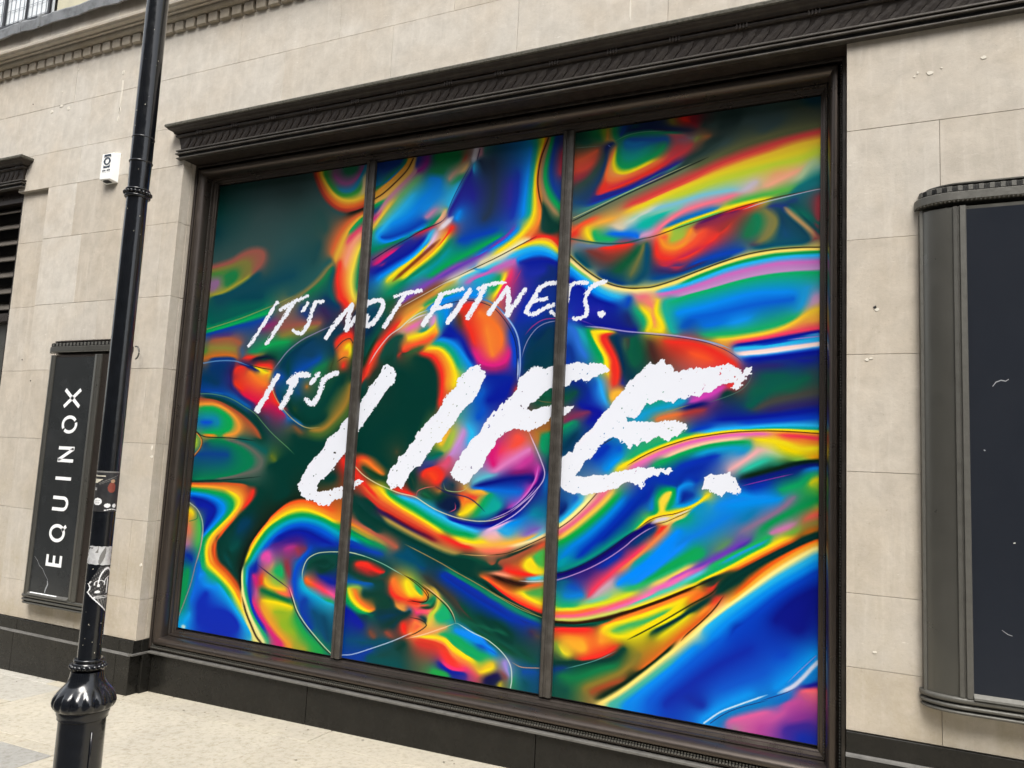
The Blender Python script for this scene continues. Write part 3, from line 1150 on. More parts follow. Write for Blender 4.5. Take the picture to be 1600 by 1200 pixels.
#004860 200,480 250,470 180,560
#183c68 230,420
#1c5c3c 380,345 300,390
#003c5c 1500,750 1450,650
#084068 1540,600
T 270 460
~1.4 #90904c 250,277 400,231 550,181 700,121 820,72 950,10
#006058 300,225 500,155 700,80 450,120
#004858 500,30 700,20
G 270,292 420,250 600,190 750,142
#0c48a0 270,312 450,262 620,222 750,182
#4c3c80 300,325 450,312
#88306c 700,262 800,225
#a06048 300,365 450,345 530,385
#908840 290,420 400,420 490,432
#3c9038 255,450
#c07030 250,497 400,472 500,490
#985c50 850,262 1000,232 1150,222
#888040 850,325 1000,282 1120,252
#10a058 700,420 800,382 900,372
#189060 600,452 680,440
#3c4460 580,400
#20407c 1000,110 1060,180
#382c60 1220,150 1150,110
O 1390,40 1385,90
R 1290,20 1340,60 1370,110
~2.0 #5c90c8 225,540 350,520 480,520 560,545 600,560
#103c80 300,505 480,502
R 560,495 640,487
#807840 700,468 640,475
#003870 300,580 400,560
#003c64 250,650 350,700
#0848a0 230,755 350,760 440,785
R 650,555 740,552 775,572
K 700,502 800,492
#982c2c 760,515
Y 640,572 710,602 760,622
#30a850 725,600
~1.2 #181008 600,552 700,577 785,590
~1.6 #9088b0 785,590 830,530 900,442 1000,362 1100,310 1250,240
#105c48 830,500 820,470
#003c58 850,570 900,492 1000,412 1100,345
#f08030 600,600 680,680 740,700
R 480,600 520,570 570,565
#e83c24 480,690 540,745
#e88c34 730,640 760,600
#d81c50 540,775 640,832 730,860
#30307c 440,640 468,730 550,812 630,862
R 775,750 800,830 880,900
#b82058 760,870 900,950
#484878 740,960
#7c5838 950,1030 1000,1080
#4c5c40 900,1060
~1.4 #c8b070 790,620 772,700 800,800 870,905 960,995 1050,1042 1150,1040
#1878c0 850,890 900,955 1000,1018
#004450 900,620 900,480
#0850a8 950,612 1050,562 1150,502
#187c50 1100,602 1200,542
#50683c 1230,562 1280,512
#00443c 1000,850 1100,950 1250,750 1300,650
#38502c 950,900
#c07830 1045,720
#0c4890 980,770
#2c7c78 900,760
#1050a8 830,650 860,640
R 1270,400 1320,325 1390,310 1402,355
~1.4 #1c2830 1260,440 1330,365 1385,345 1405,380
Y 1350,420 1385,395 1385,470
#f08c34 1300,482 1370,450
~1.2 #1c2020 1280,530 1340,490 1375,500
R 1335,545 1330,570
#485c38 1250,565 1290,600
#a08038 1395,700 1352,850 1280,950 1180,1048 1080,1062
#4c6c34 1410,850 1330,960 1180,1090 1080,1090
K 1380,1000 1200,1160 1000,1140
~1.2 #609060 200,777 300,778 400,797 480,828 560,878 640,930 700,1000 780,1090 900,1200 950,1250
#08403c 250,800 400,838 540,918 640,1008 720,1110
#1060a8 300,762 440,785 600,880
#a85838 210,818 330,828 450,888 550,958 640,1048 680,1120
#e89c40 210,858 330,860 430,908 500,980 520,1050 480,1090 400,1100
#10a858 225,890 320,890 410,940 455,1000 430,1060 350,1082 250,1078
#108cb0 240,960 340,970 350,1020
#0858d8 230,1000 300,1000
#e89030 250,1100 330,1103
#10483c 700,1150 650,1130
R 1600,380 1540,520 1485,680
#103860 1520,200 1520,300
K 1470,760
T 260 640
#a0c040 232,230 230,290
~1.8 #f08c34 228,178 268,222 268,290 210,365
~1.0 #601c10 230,168 278,232 268,300 212,375
~1.6 #0c1c1c 235,172 300,212 500,222 700,245
#0c4890 240,350 350,345 480,350
#083878 300,270
#088058 340,240 480,258 600,320 668,400 620,460 500,512 350,532 220,545
#646c64 480,240 600,270 700,340 748,410 700,470 560,512 400,542
#10605c 560,228 680,268 780,335
#60742c 820,360 848,405
K 800,450 900,400 1000,350 900,550 950,650 850,700
K 1000,200 1100,400 1250,540 1320,520
~1.4 #0c241c 200,562 400,552 600,537 740,522
#c86030 190,576 350,577 500,577 620,590
R 680,625 660,700 600,770
#e86028 530,850 460,930 400,1010 372,1100 385,1190
#f0a838 190,596 350,603 480,622 572,665 590,730 545,810 465,900 395,970 350,1045 338,1120 355,1190
Y 485,635 555,680 568,735 520,810 440,892 370,965 325,1040 310,1120 325,1190
K 720,618 745,650 700,700 620,790 540,870 470,950 410,1040 410,1120 430,1190
#184c40 190,562 500,562 700,590
#004060 600,860 560,950 650,870
#00504c 500,1100 560,1050
G 190,620 350,645 480,685 515,760 455,850 385,920 305,1000 280,1100 290,1190
C 190,652 330,676 430,728 452,785 405,855 345,925 290,985
N 200,690 300,715 375,770 365,830 315,905 290,955
~1.5 #b8c8b0 175,722 240,778 278,860 285,950 272,1050 248,1150 235,1200
Y 185,780 210,810
#f0a030 180,830
#50b858 250,860 262,950 242,1050
#d88060 170,905 185,960
#c078a0 170,1050
#0c38a0 165,1130
~1.2 #207040 180,872 240,850 240,800
#182c20 600,1190 645,1060 715,935 795,845 875,772 955,712 1050,686 1150,700
#e86028 700,990 780,885 870,795 960,735 1070,712 1180,738 1300,788
#c07050 1420,850 1500,895 1600,945
#f09830 655,1070 740,935 840,835 950,768 1080,748 1200,788 1320,848 1450,905 1600,985
Y 620,1180 680,1060 760,945 860,858 970,798 1080,783 1200,818 1320,878
#98a040 1450,930 1600,1010
G 640,1190 710,1060 800,935 900,868 1000,830 1100,825 1220,858 1350,922 1500,990 1600,1045
#00a8c8 660,1190 735,1075 830,960 930,890 1030,860 1130,864 1230,900 1350,972 1480,1030
#0060d8 760,1080 850,990 950,922 1060,900 1180,930 1300,1000
#0c38b0 1420,1060 1560,1090
N 860,1030 950,962 1080,950 1200,1010 1300,1060
#402090 900,1040 1050,1008
#b03890 930,1090 1000,1070
#e050b0 790,1110 745,1150
R 1380,385 1395,430
T 520 600
K 300,450 500,300 700,200 600,450 750,100
K 250,900 330,960
R 70,600 130,660 200,720 260,800 330,870
#f08030 200,590 262,602 330,660 390,705
R 250,570 185,600
#1c4c34 240,650 330,735 410,730
K 430,650 320,540
~1.6 #e8e0b0 170,640 240,712 330,770 420,812 520,852 640,882 720,932 800,980 900,1022 1000,1052 1130,1072 1260,1062 1380,1012
~1.8 #e0c8f0 1380,1012 1480,932 1570,850 1640,760 1655,690 1635,620 1600,530 1565,450 1530,370
~2.0 #c878d8 1380,985 1460,915 1540,825 1590,720 1605,640
#2c1080 1420,980 1520,880 1600,780 1640,690
#e06038 240,800 330,892 450,968 580,1048 700,1118 820,1185
#c83c30 250,850 350,950 480,1030 620,1100 760,1170
Y 360,810 410,868 500,948 620,1018 740,1088 850,1158
#f0a030 300,800 400,890 520,970 660,1055 800,1145
G 430,852 520,908 640,978 760,1058 880,1128 1000,1178
c 520,878 640,918 740,978 850,1038 950,1088 1050,1128
R 480,820 560,842 630,866
N 900,1058 1050,1092 1200,1112 1330,1085 1450,1005
#0c4440 180,880 260,1000 400,1075
#402050 350,980 500,1072 620,1135 740,1192
K 600,540 640,560
#504c34 500,530
#405088 720,620 780,600
R 700,720 725,670 790,655 840,690 855,745 790,775
#f06030 770,710
K 640,760 600,690 620,830
#183c68 875,750 860,790
#e8b040 905,370 880,440
#a8c050 950,370 905,510
#c898d8 1020,370 990,450 950,500
#d85880 910,570 880,640
#905880 830,600
c 1060,330 1095,400 1060,450
#0858c8 1130,270 1180,200
N 1250,130 1300,50
#18a090 985,230
#007068 760,590 850,540
#f05848 1430,400 1480,440 1400,490
#f04058 1320,520
M 1270,490 1235,560 1260,640
#dc80c0 1250,690 1350,625 1450,562 1540,512
#c840a0 1500,605 1555,570 1450,660
#802078 1400,695 1550,680
#60b8d0 1100,768 1180,730 1260,710
#0c1c88 1120,798 1250,768 1400,740 1540,730
#0c70d8 1100,812 1300,832 1480,845
#0c80d8 1480,900 1400,960
#10a8a0 1250,905 1300,965 1150,1015
#10a868 1150,980 1200,900
#f0b040 1085,850 1150,832 1200,862
R 1090,880
Y 1120,940 1055,990 990,1022
O 1035,900 1010,950
#e04030 1005,870
#0c2048 830,960 880,930 950,900 985,960 880,980
K 820,900 860,870
#187048 750,890 720,860
#c88838 835,840
~1.2 #a8c080 865,770 880,825 950,842 1020,832 1065,790
#083848 940,790
#e8c040 1035,805
~1.2 #e05070 952,925 958,975 905,1005
~1.2 #e06868 655,885 660,840 720,812 800,800
~2.0 #141850 800,800 900,852 1040,882 1120,930 1190,1000
#e0b0e0 1200,1150 1290,1110 1380,1070
#d8b0d8 1180,1180
T 520 780
R 850,290 980,350 1080,380
#f08060 1150,400 1280,405 1400,380
Y 950,300 1080,338 1180,332
#f0b850 1000,342 1150,362 1300,352 1450,330 1600,285
#f0b8a8 1210,300 1300,290
#e0b0e0 1220,240 1310,195
G 1000,262 1100,290
c 1020,222 1130,252
C 1350,200 1450,175
#30a8e0 1350,270 1300,240
#9078c8 1500,285 1590,240
#0898b0 1560,120
~1.2 #e0a868 1000,430 1150,440 1300,434 1450,400 1600,328
#a89050 400,148 550,232 700,312 850,385 980,425
#7c1c30 420,100 550,185 680,262 800,322
K 200,50 350,170 550,285 700,360 900,450 1100,490 1000,590
~1.6 #a88850 560,350 700,422 850,502 950,562 1100,645 1250,732 1400,812 1600,908
K 800,440 1000,560 1150,640
#0c8068 900,560 1100,675 1300,785 1500,895
#0038a8 850,600 1000,700 1200,830 1400,950
#00408c 700,540
#b06450 150,165 250,220 350,280 450,340 500,382
#a09050 140,205 250,258 400,348
#189060 130,240 250,308 400,380
#0c48b0 130,310 250,390 380,430
#005070 500,430 650,490 580,400
~1.4 #90c8b0 0,410 100,410 200,430 300,465 400,510 480,555 560,600
#0c483c 150,445 250,470
R 185,500 260,500 330,555 400,572
#c03030 220,530 300,580
#1c4c44 450,550 300,640 200,620
#403c34 400,640
#f07830 470,620 500,700 550,765
#f0e028 570,650 580,700 620,762
#30b068 650,685 685,740
~1.2 #241008 560,595 650,660 725,735 742,785 700,802 580,797
#f09830 715,700 728,770 690,782
~1.6 #20140c 680,668 790,745 880,830 930,900 955,970
~1.2 #f0b890 700,660 800,740 890,822 940,900 962,975
#18b078 840,870 890,930 830,950
#1080e0 910,945
#c8d048 815,820 790,890 745,930
#10402c 770,790 798,850 700,845
#f05878 700,870 750,890
#e02890 655,885
#3868a8 600,860
#e8b048 540,835
#f08030 165,695 190,770 260,838 320,868
Y 120,700 150,780 220,850 290,882
G 97,700 112,790 190,868 300,905
#98b850 150,688 210,688
#0c4438 240,730 400,780 440,840 340,830
#0c60b0 95,640 300,660
N 100,850 200,940 180,960
#003c58 350,930 480,900
#0c3c38 400,1000 600,880 490,960
R 540,960 548,1040
#f09048 640,955 690,990 600,1058
~1.6 #141818 590,920 690,945 732,985 660,1040 570,1078
#804c3c 290,1040 320,1085
#a04c3c 420,1040 450,1075
~1.6 #f0d0a0 955,970 850,1010 700,1060 570,1090
#e8a060 880,1000 750,1048 640,1080
#00507c 120,1100 250,1110
#184858 350,1110
#084c3c 1050,900 1000,830 1150,1000 1250,1080
#383c34 800,680 900,760
#10604c 1000,950 1350,1050
#1090f0 960,1020 1050,1060 1150,1105 1230,1170
#10a868 850,1058 950,1080 1000,1130 1100,1170
#e8d038 720,1080 880,1090 930,1150 1000,1180
#e04c30 650,1092 780,1112 870,1152 900,1190
K 560,1120 500,1180
#28206c 1500,960
#5c3848 1560,1030
T 760 760
#a05c38 210,590 340,505
R 140,650 250,672 350,690
#e05838 455,435 400,490
Y 300,620 345,570 400,680 330,660
#48b850 430,545 400,600
K 100,575 60,620
#f09878 60,678 180,700
#e8c040 240,722
#50c8e0 330,722 440,712
~1.4 #d0e0e8 250,738 350,744 445,740
~1.6 #401810 60,690 200,755 290,762
#e07038 300,780 430,765
#f09c38 220,840 340,905 440,950
R 20,730 100,808 220,890 340,948 440,985
Y 270,820 350,890 440,920
#58b050 380,840 440,845
#082c20 0,765 120,865 250,945 400,1005 450,1015
~1.2 #a0a868 0,812 100,868 250,952 400,1012 450,1028
#108070 0,840 100,895 240,975 400,1042
#0c40a8 60,905 200,1000 400,1080
K 50,1050 200,1160
#302c60 350,1150
#20107c 0,305 130,245 250,160 350,50
~1.8 #e8d0f8 0,340 100,292 220,222 320,132 400,30
~1.2 #d8b8e8 0,268 150,210 270,130 350,50 390,0
#e0b8d0 60,350 80,400
#30b0e8 140,340 190,370
#1880d0 200,280 300,250
#0c80a0 370,180 430,230
#8060b8 300,385 400,330
#60c0e8 340,415 450,360
#f0dca0 200,468 350,425 465,370
#f0b060 60,450 150,480
#f07860 0,505 110,505
~1.6 #2c1c10 0,540 100,532 200,512 330,455 465,392
#283c30 150,560 350,470
~1.4 #30200c 545,342 650,270 750,180 850,70 900,15
#f0eca0 545,322 640,252 740,162 830,68
c 560,285 650,205 750,105
#082878 570,220 620,160
#0848c0 700,100
#e87890 560,365 680,285 800,180 900,80 950,20
#f05040 550,382
#ecc458 560,410 650,352 780,245 900,140 990,40
#10a850 560,450 680,380 800,290 920,182 1030,70
#0088e0 590,560 660,475 800,372 950,232 1070,100
#0038b8 720,550 850,430 1000,280 1150,110
#0030a8 900,420 1100,220 1250,60
#00a0b0 560,620 620,560
#088c88 560,662 700,612 850,532 1000,432 1130,352
#140c70 545,698 650,668 800,602 950,512 1100,402 1200,340 1290,290
~1.4 #0c1830 545,682 650,656 800,588 950,498 1100,386 1170,340
~1.8 #c898d8 540,735 650,702 800,642 950,562 1080,472 1150,412 1250,345 1330,308
#f0d848 1385,70 1430,52 1410,110 1372,150 1375,195
#f0d848 1355,110 1360,150
G 1335,90 1380,35 1450,22 1472,60 1435,130 1420,185
G 1328,150 1330,205 1290,225
#0c80d8 1295,110 1290,180
#0c90e8 1500,15 1490,110
#082c98 1540,90 1530,130
Y 1180,325 1240,275 1300,235 1370,212 1450,206 1530,186 1600,158
#20b070 1160,335 1230,255
~1.4 #501820 1180,332 1280,262 1370,232 1480,212 1600,168
~5 #d8d0f8 1285,292 1340,265 1400,252 1445,242
~1.8 #d8d0f8 1440,244 1520,212 1600,180
~1.0 #301028 1300,300 1400,278 1500,235 1600,190
#e8d070 1380,292 1480,268 1570,232
#10a878 1460,290 1600,225
#083c78 1320,335 1250,375 1150,455
#0c34a8 1050,530 900,630
#3c2880 800,690 700,700
R 1395,315 1330,370
#e84468 1230,470 1130,560 1040,622 950,702 860,785 800,855
#e08858 1425,320 1350,395 1240,495 1130,588 1050,655
#c8a8b8 980,740 900,810 830,870
#10a0a0 1260,530 1150,612
#0090ff 1500,350 1400,450 1250,600 1100,710 1030,762
#1090f8 1550,450 1350,620 1150,760
#0c6888 570,760 620,740
#0c54c0 700,800 650,780
#0c84d8 620,860 750,850
#10a890 590,905
#28b070 560,935 700,932
#80c8a0 800,905 950,862
#30b470 1100,810 1250,750 1400,680 1600,578
#d8dc30 530,962 620,960 720,955 850,928 1000,888 1150,832
#e0c870 1300,770 1450,702 1600,622
#f08040 530,990 700,985 850,955
#f07080 530,1015 700,1010 850,980 1000,930 1150,880
#e878b8 1300,812 1450,745 1600,672
#e878a8 950,965 1050,935 1200,880
#60c8b0 1150,918 1300,855 1450,795 1600,722
#c8c868 530,1042 700,1043 850,1020 1000,985 1150,935 1300,882 1450,830 1600,768
#301808 530,1056 700,1068 850,1047 1000,1012 1150,962 1300,910 1450,856 1600,792
~3 #281408 540,1060 700,1070 850,1049 1000,1014 1150,964 1300,912 1450,858 1600,794
K 530,1080 700,1092 850,1072
#f03830 530,1115 650,1110 800,1112
#f08830 900,1082 1050,1032 1200,978 1350,922 1500,868 1600,832
O 600,1175 750,1190
Y 905,1130 950,1085 1080,1052 1250,1002 1400,942 1550,888
#58b860 1000,1130 1120,1082 1250,1050 1380,1000
#e8dc18 970,1165 1100,1172 1250,1122 1400,1060 1540,980
T 980 760
#1090f0 700,150 900,100 1100,80
#1084e0 800,230 600,350 400,450
#0090ff 100,650 300,520
#1080b8 900,270 1000,190
#1098c8 500,200 600,130
#887898 1300,90 1200,180 1050,270 900,350
#60906c 800,430 700,500
#10985c 1450,100 1300,190 1150,270 1050,340
#10a860 600,530 450,600 300,662 150,740
#a8c048 1495,150
#e06858 1500,210 1400,252
#c088b0 1300,292 1210,335
#9068c0 1130,360
#5438b0 950,430 850,480
#9058c0 750,540
#c068c0 600,628 500,680
#e878c0 400,730 300,785
#f084b4 200,840 50,905
#988444 1500,270 1420,305
#78b048 1340,335 1250,372
#28a0d8 1080,430 900,510 750,590
#60c0dc 600,662 450,742
#20b468 1100,445 950,522 800,605 650,680 500,752
Y 1250,405 1100,475 950,552 800,632 650,705 500,778 350,838 200,902 0,968
#b86820 1480,335 1380,370
#f0a030 1300,402 1150,478 1000,556 850,634 700,700
#c05820 1320,420 1150,500 1000,578 850,652
K 1500,372 1350,435 1150,535 950,640 800,740 700,840
K 850,760 900,720
~2.8 #281408 680,722 500,795 300,884 100,955 -20,1000
R 700,770 650,800
#f08830 540,822 400,862 250,930 100,992
#f07028 600,838 500,900
#f0dc18 450,872 400,930 250,1030 150,1090 0,1172
#58b860 330,972 200,1032 50,1092
#e8e020 300,942 150,992 0,1050
~2.6 #14200c 720,775 650,842 520,912 400,982 250,1070 100,1150 0,1200
K 640,880 500,972 350,1060 200,1140
R 715,868 680,912
#f09030 640,940 560,1010
#e07028 640,972 560,1052 450,1142 380,1200
#d8cc20 500,1000 350,1112 250,1182
~2.6 #281408 755,855 680,958 580,1058 460,1162 420,1210
#e06820 1500,408 1350,470 1200,558 1080,638 960,740 860,830
#f4b040 1500,438 1350,508 1200,598 1060,692 930,800 800,900
#f8ec98 1500,470 1350,550 1200,640 1050,742 900,852 750,962 600,1082 480,1190
c 1500,530 1350,620 1200,702 1050,802 900,902 750,1002 600,1122
#0090f0 1500,590 1350,680 1200,762 1050,862 900,972 750,1092 650,1190
#0048c8 1500,660 1350,750 1200,842 1050,962 900,1082 800,1182
#081890 1500,800 1300,900 1150,1050
T 980 560
#086054 1200,130 1050,300 950,380
#10684c 1300,250
#344c58 1450,100
#2c2c78 1000,60 1200,55
#10209c 1100,8 1450,10
#484c4c 1490,270 1300,305 1100,350 1000,400
#302c70 1490,345 1300,375 1100,410
N 1490,400 1200,440 900,470 700,480
#0848c8 1490,460 1200,485 900,505
c 1500,528 1300,522 1100,530 900,545 700,562 600,580
#18b0a0 1500,552 1200,545 900,557
Y 1505,572 1300,560 1100,556 900,562 750,575 600,598 500,615 380,650 250,695 130,750 0,820 -80,865
#28b070 500,592 380,622 250,668 120,722 0,790
~1.8 #401808 1505,588 1300,574 1100,567 900,573 750,586 600,609 500,627 380,662 250,707 120,767 0,837
#e878b4 1100,590 900,592 750,606 600,632 450,668 300,722 150,792 30,852
#f04858 1500,628 1350,610 1200,600
#f08c38 1500,662 1350,640
Y 1000,632 1150,645 1250,665 1350,710 1500,700
#f0dc08 1200,692 1350,742
#f0a818 1490,770 1420,780
#e8c8a8 900,625 750,642 600,668 450,712 300,772
#10a864 950,652 800,658 650,678 500,718 350,772 200,842
#10a0d0 950,705 800,700 650,722 550,752
#0c80e0 900,740
#0838b8 700,762 550,802 400,852
#0830a8 600,850 450,900 400,1000
#e8b4b8 1050,712 980,752 900,812 800,872
#d8dcc8 1120,735
#a0d0a0 1200,770
#30c0a8 1100,790 1000,832 900,882
#80b848 1300,795 1400,785
#10a080 1180,830
#082c20 1490,797 1350,812 1200,852 1050,892 900,930
#08207c 1490,830 1350,850 1200,890 1000,940 900,962
#1488e8 1490,855 1410,868
#0c1c88 1300,898
~1.3 #a030a0 1300,902 1100,948 890,998
#0838b0 1100,975 950,1020
#10a86c 1450,900 1350,980 1200,1030
#e0d820 1490,940 1435,970
#0094f0 900,1060 1000,1120 800,1150 1200,1100
#0c9c54 1480,1100 1400,1150
#f09030 1495,1180
#14a0c8 200,400 350,370 450,325
#14a068 280,300
~1.4 #8c8c58 150,490 250,441 380,396 500,360
#d048b8 500,342 620,292 750,232
R 800,222 850,212
#101870 450,392 600,352
~1.2 #487068 640,345 800,290 900,240 960,170 980,100
K 800,262 750,285
#e07c44 230,475 350,445 430,435
#a03c44 500,422 600,402
#38286c 700,385
#0838b0 100,1050 200,900
T 760 560
#003c50 300,60
#0c503c 450,290 400,350
~1.0 #806c40 385,322 440,338 520,345
~2.4 #c8d8f8 247,0 247,100 242,180
R 230,240
#b87c34 392,590 410,650
#109c68 430,650 450,722
#004c58 500,800 490,860
#803860 600,500 700,452 800,412
#a07434 450,560 550,542
#108070 600,582 700,515
#083c68 650,642
#1018a0 800,490 900,425 750,385
#0c68b8 480,920 460,1020
#0c2c90 400,900
#0c40b0 640,20
#105048 650,300 700,262
#0820a0 800,290
#0c50c8 850,200
#30a8f0 885,170 900,250 935,350
R 980,60 1010,150 985,200
Y 925,20 950,120
#004850 1080,90
#0820a0 1060,190
#f0b840 965,290 1060,258 975,320
#1c7050 945,300
#14a0d8 1250,430 1180,470
#14a070 1370,295 1265,340
#08a0b8 960,600
~1.2 #383018 900,675 1000,620
#0838b8 850,780 950,690
#0858d8 1050,710
#0098f0 940,870 1050,770
T 260 800
~1.4 #a87c80 285,120 265,270 230,400 190,560 140,700 90,830 78,880
#10985c 170,450 150,600 105,760
#0830a0 170,335 200,370
#0870e0 265,400 235,550 190,700
#0c90f0 250,500 300,470
#10a8f0 130,870 180,800
~5 #e8f0e0 130,895 134,897
#0830b8 300,700 250,850 400,850 500,950
#0890f0 300,570 400,592
#10a878 285,300 272,400 305,460 370,505 440,575 500,660
#08a8e8 400,560 460,640 530,750 600,860 660,960
Y 310,330 322,400 370,452 440,522 510,602 570,712 610,800
#f09028 335,300 345,380 395,440 465,508 535,600 580,690
#c85424 365,240 368,330 405,400 475,470 530,540 568,610
K 395,200 420,350 500,450 555,520
K 480,300 520,380
~3.4 #281408 590,660 620,780 660,880 700,970 745,1030
#ece48c 588,740 620,830 655,920 700,1010
#ece89c 592,450 590,560 603,655 632,750 672,850 722,950 765,1025
#102018 580,600 580,480 600,372 648,255 718,155 795,65
#28a878 612,450 610,560 632,680 672,800 732,905 790,1000
#0890d8 632,430 625,560
#1038b8 655,440 645,600 682,780 765,920
N 700,400 690,470
#c82888 675,490 705,535
#e058b0 745,360 800,335 800,380
#e8b070 825,420
#14b068 850,452 900,492 895,425
~1.8 #201840 710,410 800,480 880,540 960,600
#a03888 950,300
#803c58 1050,285 1090,300
#307890 1000,440
#903c48 930,400 952,480
#f0c828 770,530 790,575 850,597 920,605
#e84830 740,500 745,560
#98c048 830,540 880,565
#e02068 700,565
#f04c90 968,605 978,650
#f07848 870,625 950,655
#007040 745,610 820,642 900,672 970,702
#c06898 700,620 700,650
#f0dc18 760,692 850,705 980,742
#d83080 672,690 702,760 755,850 825,950 905,1040
#e8a038 740,702 762,780 825,880 905,980 975,1055
#98b82c 850,780 950,800 900,880 1000,950
#a8a838 1000,1040 1090,1080
#20a854 1010,820 1062,920 1132,1010 1215,1090
~1.4 #f0e8c0 962,590 992,680 1022,770 1082,870 1162,970 1232,1050 1290,1110
~1.2 #1c1408 955,600 984,690 1014,780 1074,880 1154,980 1224,1060 1275,1108
#0c54c8 1012,500 1000,600 1022,680
#0848a0 1100,750
#005078 1200,850 1150,780 1250,1000
~1.4 #d8e0b0 1062,540 1064,460 1100,372 1170,326 1250,313 1330,312 1440,318 1550,348
K 1150,400 1250,380 1200,470 1300,420
#0824a0 1250,530 1310,560
#08a8d8 1048,545 1070,605 1150,652 1220,692
#e06424 1078,548 1150,572
#f04868 1220,612 1260,632
#f060a0 1310,662 1370,690
#20a868 1240,690 1300,702
#0c60c8 1010,420 1080,330
#0c38b0 1200,260 1350,250
T 400 900 4
~1.6 #c8d4f0 525,494 600,490 700,460 850,408 980,352
#0840a0 540,512 650,495 720,462
#005458 800,540 900,560 700,500
#d03c34 1000,418 1090,445
#f03c40 1160,480 1195,530 1280,590
#f08c44 1080,395 1175,425 1225,490 1325,545
Y 1020,376 1160,392 1208,440 1265,480 1350,532
#14a864 1200,398 1258,450 1320,490 1400,522
C 1250,350 1350,392 1430,440 1490,490
#1038b0 1400,440 1440,420
#f03880 1170,545 1230,590 1320,582
#1428a0 1150,572 1300,612
Y 1400,600 1480,580
O 1455,560
#f04c70 1375,622
#24a854 1100,590 1200,612
#0c184c 1440,662 1520,648
#a02c34 1555,622
Y 1520,674
~1.6 #d8e8e0 1245,296 1265,300 1350,352 1450,402 1540,480 1590,560 1598,650 1590,700
#9888d0 1560,540
#10a8b0 1580,600
K 1400,250 1500,350 1590,420
#0c5440 1550,300
T 800 900 4
#104c40 50,450 100,500
#604c40 160,375
~1.2 #e8a070 0,540 60,570 170,576
#0850a0 70,600 150,600
#00505c 80,670
#10a060 8,650
K 60,480
R 270,335 400,342 500,335
#f4b034 350,400 450,470 430,400
#f4a034 560,350 560,420
#e8d834 290,450 350,500
#84a840 272,425 310,485
#405c40 262,490 300,522
R 420,524 550,500 650,442
K 250,300 450,310
K 250,545 600,525 700,452
~1.2 #60a0a0 330,580 450,550 550,518 650,470
#083c7c 250,588 330,572
#0c7c4c 300,620 400,640 550,582 650,560
#8c7c34 450,700 600,640 700,590 800,500
#a0502c 500,722 600,682 700,650
#0c5448 255,700 350,720
#d07028 1000,415 900,515 800,585
#14301c 540,765 700,672 850,562 1000,440
#f8e080 540,800 650,742 800,632 950,512 1100,392 1200,292
#50b8a8 600,810 700,752 850,645 1000,532
#0090f0 700,812 850,692 1000,572 1150,442
#0060d8 850,792 1000,652 1150,522 1300,400
#0c30b0 950,800 1150,652 1300,552 1500,452
#1030a8 1100,760 1200,820
#0a1890 1400,320
#0c5cd0 1300,712 1450,655 1590,605
~3 #e8f4ff 1200,920 1300,852 1400,812 1500,777 1600,742
#0898f0 1180,900 1280,832 1380,782 1500,732
~1.2 #20205c 1240,920 1330,862 1430,822 1600,777
#0c80c8 1290,902 1400,845 1600,795
#d868a8 1350,912 1450,885 1600,850
#a88898 1400,955
#b848a0 1550,945
T 1200 900 4
#0a1890 100,250 200,350 250,150
#0840c8 100,500
#0498f0 50,700 150,622 250,522 310,472
~1.2 #a888d8 120,670 200,592 300,500
~6 #f0ecff 60,735 150,695 215,640 275,575 312,540
#0484d8 240,680 290,632 315,600
~1.2 #201c60 -50,782 90,738 180,702
#0c74c8 50,792 130,762
#2420a0 230,694 315,672
#f86480 215,720 315,710
#f88088 230,716 300,722
#c454a4 100,802 200,782
#c85ca8 20,902 100,852
#943ca0 250,872 150,902
#442ca0 100,962 250,932
#1434b4 200,1002 300,1032
"""
